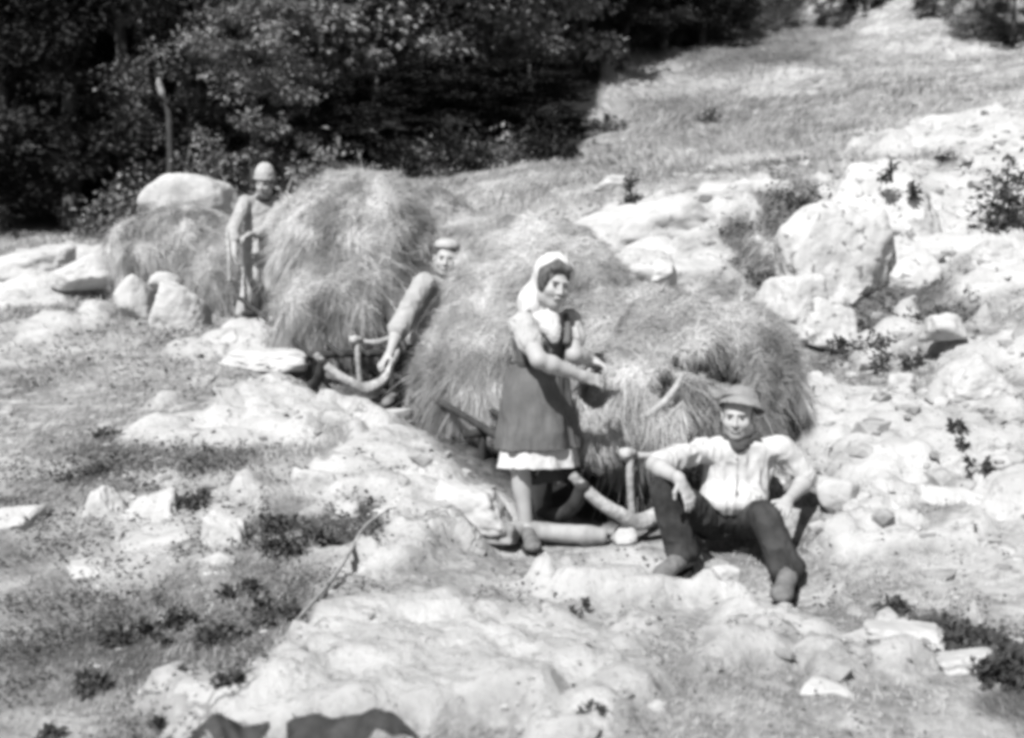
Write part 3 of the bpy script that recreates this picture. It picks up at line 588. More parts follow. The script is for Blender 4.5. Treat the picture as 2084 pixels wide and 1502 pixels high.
# ---- the man sitting at the lower right
def sitting_man():
    J = dict(neck=W(1508, 893, 7.02), pelvis=W(1490, 1052, 6.98), sl=W(1424, 918, 6.93), sr=W(1592, 914, 6.98),
             el=W(1332, 946, 6.70), wl=W(1382, 975, 6.46), er=W(1643, 975, 7.02), wr=W(1602, 1020, 6.76),
             pl=W(1448, 1062, 6.95), pr=W(1535, 1062, 6.95), kl=W(1352, 1000, 6.62), al=W(1392, 1136, 6.62), tl=W(1352, 1166, 6.44),
             kr=W(1556, 1050, 6.50), ar=W(1606, 1168, 6.42), tr=W(1592, 1206, 6.2))
    J['hl'] = (W(1408, 1022, 6.44) - J['wl'], np.array([-.5, .6, -.2]), .28, -1); J['hr'] = (W(1582, 1050, 6.56) - J['wr'], np.array([-.1, .5, -1]), .3, -1)
    base = J['pelvis'].copy(); base[2] -= .16
    root = empty('person', base, 'man in brimmed hat, white shirt and dark trousers sitting on the ground', 'person')
    H = W(1502, 846, 6.94); R = frame((-.30, -.93, -.02), (0.0, -.02, 1)); hd = 1.13; L = lambda *p: H + R @ (np.array(p) * hd); E = np.array
    S = Solid(.0062); trunk(S, J, -.012); add_head(S, H, R, hd, J['neck'], .056); arms(S, J, 1.12); legs(S, J, 1.0); v, q = S.mesh(); kid('body', v, q, M['skin'], root); face_parts(root, H, R, hd, .003)
    S = Solid(.005).ell(L(0, -.03, .02), E((.080, .092, .085)) * hd, R, .01); S.ell(L(0, .1, -.03), E((.09, .09, .11)) * hd, R, .01, 'sub'); v, q = S.mesh(); kid('hair', v, q, M['hair'], root)
    # hat: dented crown and a turned-down brim
    R3 = R @ np.array(Matrix.Rotation(math.radians(-6), 3, 'Y')) @ np.array(Matrix.Rotation(math.radians(20), 3, 'X')); L3 = lambda *p: H + R3 @ (np.array(p) * hd)
    S = Solid(.005).ell(L3(0, -.012, .075), E((.094, .110, .082)) * hd, R3, .01); S.cut(L3(0, 0, .052), -R3[:, 2]); S.ell(L3(0, 0, .178), E((.03, .07, .028)) * hd, R3, .02, 'sub'); v, q = S.mesh(.003, (12,) * 3, 2); hat = kid('hat', v, q, M['hat'], root)
    S = Solid(.0045).ell(L3(-.012, .006, .030), E((.116, .134, .078)) * hd, R3, .01); S.ell(L3(-.012, .006, .010), E((.119, .137, .081)) * hd, R3, .005, 'sub'); v, q = S.mesh(.004, (7,) * 3, 12); kid('brim', v, q, M['hat'], hat)
    v, q = Solid(.004).cone(L3(0, -.012, .066), L3(0, -.012, .086), (.100 * hd, .116 * hd), (.097 * hd, .113 * hd), R3).mesh(); kid('hat_band', v, q, M['neck'], hat)
    S = Solid(.005).ell(W(1505, 896, 6.97), (.095, .085, .036), None, .02).cap(W(1474, 890, 6.95), W(1500, 912, 6.87), .02, .022, .02).cap(W(1538, 888, 6.95), W(1508, 912, 6.87), .02, .022, .02).cap(W(1540, 892, 6.93), W(1550, 902, 6.93), .02, .012); v, q = S.mesh(.005, (20,) * 3, 4); kid('neckerchief', v, q, M['neck'], root)
    S = Solid(.0062); trunk(S, J, .016); S.ell(W(1492, 1020, 6.9), (.185, .13, .09), None, .04)
    sleeve(S, J['sl'], J['el'], J['wl'], .056, .050, .86, g=.016); sleeve(S, J['sr'], J['er'], J['wr'], .056, .050, .88, g=.016); S.cut(W(1492, 1046, 6.9), np.array([0, -.1, -1.0]))
    v, q = S.mesh(.015, (9, 9, 5), 21); sh = kid('shirt', v, q, M['shirt'], root); v0 = v
    sf = lambda px, py: surf_at(v0, px, py)
    v, q = tube([sf(1500, 918), sf(1501, 940), sf(1500, 962), sf(1499, 985), sf(1497, 1008)], .0035, sides=6); kid('button_placket', v, q, M['jacket'], sh)
    for yy in (935, 968, 1002): v, f = ico(1); kid('button', v * .007 + sf(1500, yy), f, M['neck'], sh)
    for a, e in (('sl', 'el'), ('sr', 'er')):
        p, u = J[a] + (J[e] - J[a]) * .84, (J[e] - J[a]); u /= np.linalg.norm(u); S = Solid(.005).cap(p - u * .016, p + u * .016, .068, .066); v, q = S.mesh(.003, (20,) * 3, 3); kid('rolled_cuff', v, q, M['shirt'], sh)
    S = Solid(.0062).ell(J['pelvis'] + np.array([0, 0, .02]), (.185, .145, .125), None, .03)
    for k in 'lr':
        p, kn, an = J['p' + k], J['k' + k], J['a' + k]; S.cap(p, kn, .108, .080, .04); S.cap(kn, kn + (an - kn) * .92, .080, .086, .02); S.ell(kn + (an - kn) * .90, (.096, .096, .06), None, .03)
    v, q = S.mesh(.016, (9, 9, 4), 31); kid('trousers', v, q, M['trouser'], root)
    v, q = Solid(.005).cone(W(1491, 1036, 6.95), W(1491, 1022, 6.95), (.180, .140), (.178, .138), frame((0, -1, 0), (0, 0, 1))).mesh(); kid('belt', v, q, M['dark'], root)
    for k in 'lr': shoe(root, J['a' + k], J['t' + k], 1.22, .0055, 'boot', .0)
sitting_man()
# ---- the man bent over the bow of the middle sledge
def middle_man():
    J = dict(neck=W(906, 566, 9.98), pelvis=W(868, 696, 10.05), sl=W(862, 578, 9.80), sr=W(950, 590, 10.1),
             el=W(810, 672, 9.62), wl=W(792, 722, 9.50), er=W(968, 668, 10.0), wr=W(930, 700, 9.8),
             pl=W(852, 712, 9.98), pr=W(885, 714, 10.08), kl=W(812, 752, 9.70), al=W(806, 806, 9.80), tl=W(790, 818, 9.66),
             kr=W(852, 768, 9.85), ar=W(862, 820, 10.0), tr=W(850, 832, 9.85))
    J['hl'] = (W(772, 744, 9.42) - J['wl'], np.array([.5, .3, -.7]), .55, 1)
    base = (J['tl'] + J['tr']) / 2; base[2] -= .06
    root = empty('person', base, 'crouching man in pale shirt gripping the curved bow of the middle sledge', 'person')
    H = W(908, 527, 9.90); R = frame((.02, -.98, .0), (.10, 0, 1)); hd = 1.22; L = lambda *p: H + R @ (np.array(p) * hd); E = np.array
    S = Solid(.009); trunk(S, J, -.012); add_head(S, H, R, hd, J['neck'], .055); arms(S, J, 1.15); legs(S, J); v, q = S.mesh(); kid('body', v, q, M['skin'], root); face_parts(root, H, R, hd, .005)
    S = Solid(.006).ell(L(0, -.03, .05), E((.086, .098, .088)) * hd, R, .01); S.ell(L(0, .1, -.03), E((.07, .09, .115)) * hd, R, .01, 'sub'); v, q = S.mesh(); kid('hair', v, q, M['hair'], root)
    S = Solid(.006).ell(L(0, -.015, .085), E((.088, .102, .052)) * hd, R, .01); S.cut(L(0, 0, .07), -R[:, 2]); v, q = S.mesh(.003, (15,) * 3); c_ = kid('cap', v, q, M['hat_pale'], root)
    S = Solid(.006); trunk(S, J, .018); sleeve(S, J['sl'], J['el'], J['wl'], .062, .058, .98, g=.03); sleeve(S, J['sr'], J['er'], J['wr'], .058, .052, 1, .4, g=.016)
    v, q = S.mesh(.009, (8, 8, 5), 21); kid('shirt', v, q, M['jacket'], root)
    S = Solid(.009).ell(J['pelvis'], (.17, .13, .12), None, .03)
    for k in 'lr': p, kn, an = J['p' + k], J['k' + k], J['a' + k]; S.cap(p, kn, .095, .075, .04); S.cap(kn, an, .072, .06, .02)
    v, q = S.mesh(.012, (9, 9, 6), 31); kid('trousers', v, q, M['trouser'], root)
    for k in 'lr': shoe(root, J['a' + k], J['t' + k], 1.0, .008, 'boot', .05)
middle_man()
# ---- the man standing at the farthest sledge
def back_man():
    J = dict(neck=W(532, 404, 12.98), pelvis=W(526, 496, 12.95), sl=W(498, 412, 12.85), sr=W(567, 414, 13.05),
             el=W(474, 468, 12.60), wl=W(478, 516, 12.4), er=W(548, 470, 12.85), wr=W(507, 478, 12.6),
             pl=W(515, 505, 12.90), pr=W(538, 506, 12.98), kl=W(510, 575, 12.72), al=W(492, 645, 12.72), tl=W(488, 662, 12.55),
             kr=W(545, 580, 12.9), ar=W(556, 640, 13.05), tr=W(545, 650, 12.9))
    J['hl'] = (W(480, 545, 12.36) - J['wl'], np.array([.9, .1, .1]), .6, 1); J['hr'] = (W(488, 486, 12.5) - J['wr'], np.array([0, -.2, -1]), .5, -1)
    base = J['al'].copy(); base[2] -= .07
    root = empty('person', base, 'man in knitted cap and pale work clothes standing by the farthest sledge', 'person')
    H = W(538, 375, 12.9); R = frame((-.12, -.97, -.12), (.06, -.05, 1)); hd = 1.08; L = lambda *p: H + R @ (np.array(p) * hd); E = np.array
    S = Solid(.009); trunk(S, J, -.012); add_head(S, H, R, hd, J['neck'], .055); arms(S, J, 1.1); legs(S, J); v, q = S.mesh(); kid('body', v, q, M['skin_tan'], root); face_parts(root, H, R, hd, .005)
    S = Solid(.006).ell(L(0, -.03, .03), E((.082, .095, .09)) * hd, R, .01); S.ell(L(0, .1, -.03), E((.07, .09, .115)) * hd, R, .01, 'sub'); v, q = S.mesh(); kid('hair', v, q, M['hair'], root)
    S = Solid(.006).ell(L(0, -.012, .085), E((.098, .112, .125)) * hd, R, .01); S.cut(L(0, 0, .05), -R[:, 2]); v, q = S.mesh(.004, (15,) * 3); c_ = kid('knitted_cap', v, q, M['hat_pale'], root)
    S = Solid(.005).cone(L(0, -.012, .045), L(0, -.012, .072), (.104 * hd, .118 * hd), (.106 * hd, .12 * hd), R); v, q = S.mesh(.003, (20,) * 3); kid('turned_up_edge', v, q, M['hat_pale'], c_)
    v, q = Solid(.006).ell(W(535, 404, 12.9), (.085, .075, .045), None).mesh(.006, (14,) * 3); kid('neckerchief', v, q, M['neck'], root)
    S = Solid(.008); trunk(S, J, .02); sleeve(S, J['sl'], J['el'], J['wl'], .056, .05, 1, .45, g=.018); sleeve(S, J['sr'], J['er'], J['wr'], .056, .05, 1, .6, g=.018); S.cut(W(530, 505, 12.9), np.array([0, 0, -1.0]))
    v, q = S.mesh(.012, (8, 8, 5), 23); kid('work_shirt', v, q, M['jacket'], root)
    S = Solid(.008).ell(J['pelvis'], (.16, .125, .12), None, .03)
    for k in 'lr': p, kn, an = J['p' + k], J['k' + k], J['a' + k]; S.cap(p, kn, .105, .085, .04); S.cap(kn, kn + (an - kn) * .85, .085, .085, .02)
    v, q = S.mesh(.012, (8, 8, 4), 33); kid('trousers', v, q, M['trouser_pale'], root)
    for k in 'lr': shoe(root, J['a' + k], J['t' + k], 1.05, .008, 'boot', .05)
back_man()

# ---------------------------------------------------------------- hay sledges
def sledge(origin, ang, slope, k=1.0):
    "built along its own axes: x to the side, y back up the slope, z up"
    root = empty('hay_sledge', (0, 0, 0)); parts = []
    for sx in (-.31, .31):
        v, f = tube([(sx, 3.0, .05), (sx, 1.6, .045), (sx, .55, .05), (sx * 1.0, .22, .09), (sx, .02, .22), (sx, -.06, .36)], [.035, .04, .045, .045, .042, .038], 6, 10, .1, 3); parts.append(kid('runner', v, f, M['wood_dark'], root))
    v, f = tube([(-.36, -.02, .40), (-.26, -.07, .29), (-.12, -.12, .19), (.03, -.14, .135), (.16, -.12, .18), (.25, -.07, .28), (.31, -.02, .40), (.33, .0, .46)], [.026, .034, .041, .046, .041, .035, .030, .022], 6, 12, .16, 5); parts.append(kid('bow', v, f, M['wood'], root))
    v, f = tube([(-.02, -.12, .15), (-.035, -.10, .32), (-.04, -.08, .50)], [.022, .022, .024], 5, 8, .1, 6); parts.append(kid('post', v, f, M['wood'], root))
    v, f = tube([(-.10, -.085, .515), (-.05, -.08, .52), (-.005, -.075, .51)], [.028, .033, .026], 3, 8, .25, 14); parts.append(kid('peg', v, f, M['wood'], root))
    v, f = tube([(-.02, -.06, .50), (.12, -.07, .485), (.30, -.05, .53)], [.018, .025, .022], 5, 8, .1, 8); parts.append(kid('hand_bar', v, f, M['wood'], root))
    for y in (.35, 1.3, 2.3):
        v, f = tube([(-.44, y, .30), (0, y, .31), (.44, y, .30)], [.03, .033, .03], 4, 8, .1, 9); parts.append(kid('crossbar', v, f, M['wood_dark'], root))
        for sx in (-.31, .31): v, f = tube([(sx, y, .06), (sx, y, .3)], [.028, .028], 3, 8, .1, 9); parts.append(kid('upright', v, f, M['wood_dark'], root))
    for sx in (-.34, -.1, .12, .34):
        v, f = tube([(sx, .1, .35), (sx, 1.5, .355), (sx, 2.9, .35)], [.022, .025, .022], 4, 8, .1, 2); parts.append(kid('slat', v, f, M['wood_dark'], root))
    return root
def place(o, origin, ang, slope):
    # ang: how far the nose points to the right of straight at the camera; the tail points away and uphill
    o.rotation_euler = (math.radians(slope), 0, math.radians(ang)); o.location = origin
s1 = sledge(None, 0, 0)
tag(s1, 'nearest hay sledge, its curved wooden bow showing between the woman and the sitting man', 'sledge', 'hay sledges coming down the path')
place(s1, W(1268, 1093, 6.98), 25, 6)
def copy_thing(o, parent=None):
    c_ = o.copy(); COL.objects.link(c_); c_.parent = parent
    for ch in [x for x in o.children]:
        copy_thing(ch, c_)
    return c_
s2 = copy_thing(s1); tag(s2, 'middle hay sledge with a thick curved bow held by the crouching man', 'sledge'); place(s2, W(728, 815, 9.9), 24, 7)
s3 = copy_thing(s1); tag(s3, 'farthest hay sledge, thin bow just left of the standing man in the cap', 'sledge'); place(s3, W(445, 628, 13.6), 27, 5); s3.scale = (.75, .9, .75)

def hay_load(blobs, holes, nst, label, h=.035, wmul=1.0, seed=1, fringe=.5):
    S = Solid(h)
    for (px, py, d, rx, ry, rz) in blobs: S.ell(W(px, py, d), (rx, ry, rz), np.array(Matrix.Rotation(math.radians(25), 3, 'Z')), .22)
    HR = np.array(Matrix.Rotation(math.radians(-38), 3, 'X'))
    if holes: V0 = S.mesh()[0]; holes = [(px, py, (surf_at(V0, px, py) - [0, 0, CAMZ]) @ FW + .02, r) for (px, py, d, r) in holes]
    for (px, py, d, r) in holes: S.ell(W(px, py, d) + (HR[:, 1] * r[1] * .42 if r[1] > .5 else 0), r, HR if r[1] > .5 else None, .04, 'sub')
    V, Q = S.mesh(); Nn = vnorm(V, Q)
    V = V + Nn * (.07 * fbm(V * 2.2, 3, seed) + .035 * fbm(V * 6, 3, seed + 1) + .018 * fbm(V * 13, 2, seed + 2))[:, None]; Nn = vnorm(V, Q)
    core = own('hay_load', V, Q, M['haycore'], label, 'hay', 'hay loads on the sledges')
    r = np.random.default_rng(seed); a, b_, c_, d_ = (V[Q[:, i]] for i in range(4)); ar = np.linalg.norm(np.cross(c_ - a, d_ - b_), axis=1)
    fn = np.cross(c_ - a, d_ - b_); fn /= np.linalg.norm(fn, axis=1, keepdims=True) + 1e-9
    toc = np.array([0, 0, CAMZ]) - a; toc /= np.linalg.norm(toc, axis=1, keepdims=True); ar = ar * np.where((fn * toc).sum(1) > -.35, 1.0, .3)
    i = r.choice(len(Q), nst, p=ar / ar.sum()); u, v = r.random((2, nst, 1)); P = (a[i] * (1 - u) + b_[i] * u) * (1 - v) + (d_[i] * (1 - u) + c_[i] * u) * v; N_ = fn[i]
    keep = np.ones(nst, bool); near = np.full(nst, 9.0)
    for (px, py, d, rr) in holes: q_ = ((((P - W(px, py, d) - (HR[:, 1] * rr[1] * .42 if rr[1] > .5 else 0)) @ (HR if rr[1] > .5 else np.eye(3))) / (np.array(rr) * np.array([1.12, 1.3, 1.12]))) ** 2).sum(1); keep &= q_ > 1; near = np.minimum(near, np.sqrt(q_))
    P, N_, near = P[keep], N_[keep], near[keep]; k = len(P)
    sw = np.stack([fbm(P * 2.0, 3, seed + 31), fbm(P * 2.0, 3, seed + 32), fbm(P * 2.0, 3, seed + 33) * .6], -1)
    D = sw * 1.3 + np.array([.3, -.1, -.45]) + rdir(k, r) * 1.15; D -= N_ * (D * N_).sum(1, keepdims=True); D /= np.linalg.norm(D, axis=1, keepdims=True) + 1e-9
    zc = np.clip((N_[:, 2] * -1 + .1) * 1.5, 0, 1); D = D + N_ * r.uniform(-.08, .22, k)[:, None]; D[:, 2] -= zc * 1.6
    ln = r.uniform(.04, .125, k) * (1 + zc * 1.2) * wmul ** .5; ln *= np.clip((near - 1) * 1.6 + .22, .2, 1); wd = r.uniform(.0022, .0042, k) * wmul
    lo_ = r.random(k) < .04; ln = np.where(lo_, ln * 2.0, ln); D = D + N_ * (lo_ * .5)[:, None]
    P = P - N_ * .012 + N_ * (np.abs(r.normal(size=k)) * .012)[:, None]
    tn = np.clip(.55 + .8 * fbm(P * 4.5, 5, seed + 7) + .2 * r.normal(size=k), -.3, 1.2)
    Vb, Fb = blades(P, D, N_, ln, wd, bend=.35)
    st = kid('strands', Vb, Fb, M['hay'], core, True, tone=np.repeat(tn, 5)); st['kind'] = 'stuff'
    return core
hay_load([(1425, 752, 7.95, .66, .66, .46), (1285, 742, 8.5, .64, .85, .48), (1180, 690, 8.75, .55, .7, .46), (1130, 610, 8.9, .40, .6, .42), (1275, 800, 7.40, .20, .4, .27), (985, 525, 11.0, .48, .6, .36), (1022, 735, 9.0, .64, .75, .45), (1085, 600, 9.35, .58, .7, .56),],
         [(1480, 728, 7.26, (.12, .62, .12)), (1478, 730, 7.2, (.11, .16, .075)), (1405, 742, 7.45, (.13, .30, .055)), (1352, 800, 7.36, (.05, .3, .11)), (1575, 800, 7.45, (.045, .25, .14)), (1610, 815, 7.6, (.04, .25, .12)), (1440, 830, 7.35, (.16, .22, .03)), (1230, 860, 7.5, (.10, .35, .06))], 300000, 'nearest long hay load, its hollowed front facing the sitting man', seed=5)
hay_load([(724, 500, 11.1, .70, .8, .70), (850, 485, 12.0, .62, .6, .48), (695, 612, 10.7, .54, .5, .36)], [], 180000, 'tallest rounded hay load between the standing man and the crouching man', h=.04, wmul=1.4, seed=15)
hay_load([(370, 505, 14.1, .70, .8, .46), (300, 520, 14.3, .45, .6, .36), (440, 540, 13.8, .36, .5, .36)], [], 60000, 'low hay load farthest left, below the smooth white boulder', h=.045, wmul=1.8, seed=25)
v, f = tube([W(1390, 760, 7.02), W(1368, 800, 7.0), W(1335, 832, 6.98), (W(1298, 852, 7.0)), W(1262, 868, 7.1)], [.016, .02, .021, .018, .014], 6, 10, .08)
own('bent_pole', v, f, M['wood'], 'pale bent pole pressed against the front of the nearest hay load', 'pole')
v, f = tube([W(595, 360, 12.2), W(575, 420, 12.1), W(563, 470, 12.05), W(556, 505, 12.1)], [.008, .008, .008, .006], 6, 6)
own('rope', v, f, M['stone'], 'thin pale rope running down the left side of the tallest hay load', 'rope')
v, f = tube([W(462, 470, 12.5), W(466, 520, 12.4), W(468, 575, 12.4)], [.018, .02, .02], 5, 8)
own('wooden_staff', v, f, M['wood'], "short wooden staff beneath the standing man's left hand", 'staff')
# hanging wisps below the front of the nearest load
def wisps():
    r = np.random.default_rng(4); n_ = 11000; t = r.random(n_); px = 1175 + 215 * t; py = 800 + 70 * r.random(n_) + 30 * np.sin(t * 9); d = 6.98 + .22 * r.random(n_)
    P = np.stack([W(a, b_, c_) for a, b_, c_ in zip(px, py, d)]); D = np.tile([.0, -.12, -1.0], (n_, 1)) + rdir(n_, r) * .6 + np.stack([fbm(P * 6, 2, 3) * .5, np.zeros(n_), np.zeros(n_)], -1)
    V_, F_ = blades(P, D, np.tile([0, -1.0, .1], (n_, 1)) + rdir(n_, r) * .3, r.uniform(.08, .26, n_), r.uniform(.0022, .0042, n_), .1)
    o = own('hay_wisps', V_, F_, M['hay'], 'loose hay hanging from the front of the nearest load', 'hay', None, 'stuff', tone=np.repeat(np.clip(.5 + .3 * r.normal(size=n_), 0, 1), 5))
wisps()
# ---------------------------------------------------------------- stones that can be told apart
def boulder(px, py, wpx, hpx, d, label, m='rock', seed=1, rot=0, deep=.8, block=.5, rough=.06, planes=13, name='boulder', cat='boulder', group=None, sub=5):
    "px, py is the middle of the stone as seen, wpx and hpx its size in photograph pixels at depth d"
    c = W(px, py, d); sx, sz = wpx / F * d / 2, hpx / F * d / 2
    V, f = rock_mesh((sx * 1.12, sx * deep * 1.12, sz * 1.25), seed, sub, planes, rough, block) if 'large smooth' not in label else (lambda r_: (r_[0] * (1 + .07 * fbm(r_[0] * 5, 4, 5))[:, None], r_[1]))(rock_mesh((sx * 1.05, sx * .55, sz * 1.2), seed, sub, 8, .0, .5, 5)); V[:, :2] *= (1 - (.30 if m == 'rock_pit' else .12) * V[:, 2:3] / sz); V = rotz(V, rot)
    return own(name, V + c, f, M[m], label, cat, group)
BL = [
 (272, 606, 92, 96, 12.3, 'rounded pale boulder beside the path, left of the lumpy one', 'rock_pale', 3, .8),
 (368, 634, 118, 92, 12.0, 'lumpy pale boulder beside the path, left of the flat stones', 'rock_pale', 4, .7),
 (398, 408, 236, 84, 15.0, 'large smooth whitish boulder behind the farthest hay load', 'rock_pale', 15, .6, 'SM'),
 (566, 732, 190, 50, 10.2, 'long flat slab jutting out just left of the middle sledge', 'rock_pale', 66, .7),
 (543, 656, 62, 34, 12.2, "white angular block beside the standing man's boot", 'rock_pale', 7, .8),
 (205, 1060, 92, 130, 6.75, 'tall narrow pale block leaning in the grass at lower left', 'rock_pale', 8, .7),
 (300, 1062, 118, 96, 6.75, 'square pale block right of the tall narrow one at lower left', 'rock_pale', 9, .8),
 (225, 1172, 170, 64, 6.1, 'low broad stone below the tall narrow block', 'rock_pale', 10, .8),
 (452, 1106, 96, 120, 6.25, 'pale upright stone half sunk in grass left of the dark weeds', 'rock_pale', 11, .7),
 (440, 1182, 60, 34, 5.85, 'small white stone in the grass below the upright stone', 'rock_pale', 12, .8),
 (1370, 470, 300, 130, 12.3, 'broad pale rock behind the nearest hay load', 'rock_pale', 13, .6),
 (1308, 548, 150, 66, 10.6, 'cracked pale rock with a dark gap beneath, just above the nearest hay', 'rock', 14, .7),
 (1430, 560, 130, 62, 10.9, 'rounded stone right of the cracked rock above the hay', 'rock_pale', 16, .8),
 (1690, 530, 270, 250, 10.6, 'big whitish outcrop full of dark pits, right of the grassy gully', 'rock_pit', 17, .6),
 (1790, 420, 240, 140, 11.8, 'pale outcrop above the pitted one, two round bushes on its top', 'rock_pit', 18, .7),
 (1800, 545, 190, 120, 10.9, 'pale broken rock joining the pitted outcrop to the grass band', 'rock_pit', 47, .8),
 (1625, 610, 130, 120, 10.2, 'low pale rock against the left foot of the big outcrop', 'rock_pale', 48, .8),
 (1740, 480, 170, 110, 11.2, 'pale rock shoulder between the upper and lower pitted outcrops', 'rock_pale', 49, .8),
 (1680, 660, 130, 100, 9.9, 'pale rock at the foot of the big pitted outcrop', 'rock_pit', 19, .8),
 (60, 545, 190, 70, 15.0, 'long pale bank of rock at the left edge of the photo', 'rock_pale', 20, .6),
 (190, 558, 130, 56, 14.2, 'pale rock between the bank and the rounded boulder', 'rock_pale', 21, .7),
 (330, 572, 60, 36, 13.2, 'small pale stone wedged above the lumpy boulder', 'rock_pale', 22, .8),
 (1700, 1006, 86, 76, 7.0, "rounded pale stone beside the sitting man's elbow", 'rock_pale', 23, .8),
 (1930, 1030, 190, 60, 6.9, 'long pale slab in the scree at right, level with the sitting man', 'rock_pale', 24, .6),
 (1780, 1010, 100, 50, 7.0, 'squat stone between the rounded stone and the long slab', 'rock', 25, .8),
 (1690, 1430, 120, 70, 4.35, 'half buried rounded stone at the bottom right', 'rock_pale', 26, .9),
 (1850, 1292, 170, 40, 5.0, 'low flat stone among the dark weeds at lower right', 'rock_pale', 27, .7),
 (1975, 1345, 130, 34, 4.75, 'flat stone at the lower right edge among dark weeds', 'rock_pale', 28, .7),
 (832, 1052, 200, 78, 6.75, 'smooth low block with a straight edge, below the middle of the slab', 'rock_pale', 29, .6),
 (958, 1040, 170, 110, 6.85, 'tilted pale block left of the log under the woman', 'rock_pale', 30, .7),
 (650, 1016, 120, 90, 6.95, 'jagged pale rock above the dark weeds', 'rock', 31, .7),
 (700, 1044, 90, 56, 6.7, 'small ledge of rock right above the dark weeds', 'rock', 32, .8),
 (40, 1062, 110, 62, 6.6, 'pale stone at the left edge in the lower grass', 'rock_pale', 33, .8),
 (1925, 668, 90, 60, 9.1, 'white stone at the end of the dark grass band at right', 'rock_pale', 34, .8),
 (1990, 790, 150, 90, 8.2, 'broken white rock at the right edge above the scree', 'rock_pale', 35, .8),
 (1835, 780, 70, 42, 8.6, 'small white stone in the scree right of the hay', 'rock_pale', 36, .8),
 (1045, 412, 60, 30, 16.0, 'small white stone in the hillside grass above the hay', 'rock_pale', 37, .8),
 (1260, 376, 90, 28, 15.0, 'low white stone under the small spiky bush', 'rock_pale', 38, .8),
 (300, 900, 160, 52, 8.3, 'low pale ledge at the left end of the great slab', 'rock_pale', 39, .6),
 (1760, 455, 90, 60, 11.2, 'pale knob of rock between the two pitted outcrops', 'rock_pit', 40, .8),
 (2030, 520, 120, 60, 10.8, 'pale rock at the right edge below the big dark bush', 'rock_pale', 41, .7),
 (1020, 1085, 70, 44, 6.75, 'small grey stone left of the log', 'stone', 42, .8),
 (1275, 1086, 56, 44, 6.85, 'small pale stone under the bow of the nearest sledge', 'rock_pale', 43, .8),
 (1474, 1168, 56, 34, 6.4, "small pale stone between the sitting man's boots", 'rock_pale', 44, .8),
 (1560, 1010, 160, 80, 8.6, 'pale stone hidden behind the sitting man', 'rock_pale', 45, .8),
]
for i, (px, py, w_, h_, d, lb, m_, sd_, dp) in enumerate(b_[:9] for b_ in BL):
    if 'hidden' in lb: continue
    boulder(px, py, w_, h_, d, lb, m_, sd_, rot=.25 * math.sin(i * 2.1), deep=dp, block=0 if 'rounded' in lb or 'smooth' in lb else .5, rough=.05 if 'smooth' in lb or 'rounded' in lb else .09, planes=16 if 'smooth' in lb or 'rounded' in lb else 12, cat='boulder' if w_ > 80 else 'stone', name='boulder' if w_ > 80 else 'stone', sub=5 if w_ > 90 else 4)
v, f = tube([W(995, 1076, 6.86), W(1080, 1078, 6.84), W(1160, 1086, 6.82), W(1232, 1092, 6.82)], [.050, .055, .055, .048], 8, 14, .22, 12)
own('log', v, f, M['bark_pale'], "short pale log lying under the woman's feet", 'log')
for lo_, hi_, lb, rr in (((792, 1050), (655, 1232), 'long thin bent stick lying across the rocks', .010),):
    P = [G(792, 1050), G(745, 1092), G(712, 1140), G(672, 1200), G(640, 1240), G(600, 1285)]
    P = [p + np.array([0, -.02, .04]) for p in P]; P[1][2] += .02; v, f = tube(P, [rr * .7, rr, rr * 1.1, rr, rr * .9, rr * .5], 8, 8, .15, 3); own('stick', v, f, M['bark_pale'], lb, 'stick')

def scatter_ground(n, seed, dmin=3.3, dmax=34, az=.62, power=1.0):
    r = np.random.default_rng(seed); d = dmin * (dmax / dmin) ** (r.random(n) ** power); a = (r.random(n) * 2 - 1) * az
    return d * np.tan(a), d, r
# small loose stones on the scree (nobody could count them)
x, y, r = scatter_ground(15000, 3, 3.3, 22, .55); h_, rk = ground_h(x, y, True); dk = darkness(x, y)
pr = np.clip(.12 + .9 * (rk > .05) * (rk < .98) + .5 * (x > 1.6) * (y > 5.5), 0, 1) * (1 - .6 * dk) * (woods(x, y) < .1); ok = r.random(len(x)) < pr * .55; x, y, h_ = x[ok], y[ok], h_[ok]
sz = r.lognormal(0, .75, len(x)) * .017 * np.clip(y / 7, .6, 1.6) * (1 + .7 * (x > 1.8) * (y > 5.8)); sz = np.minimum(sz, .11); Vs = []; Fs = []; tn = []
base = [rock_mesh((1, .9, .6), 100 + i, 1, 8, .1, .5, 30) for i in range(10)]
for i in range(len(x)):
    V_, f_ = base[i % 10]; V_ = rotz(V_, r.random() * 6.3) * sz[i] + np.array([x[i], y[i], h_[i] - sz[i] * .12]); Fs.append(f_ + i * len(V_)); Vs.append(V_); tn.append(np.full(len(V_), r.random()))
own('loose_stones', np.vstack(Vs), np.vstack(Fs), M['stone'], 'small loose stones scattered over the scree and bare ground', 'stones', None, 'stuff', False, tone=np.concatenate(tn))

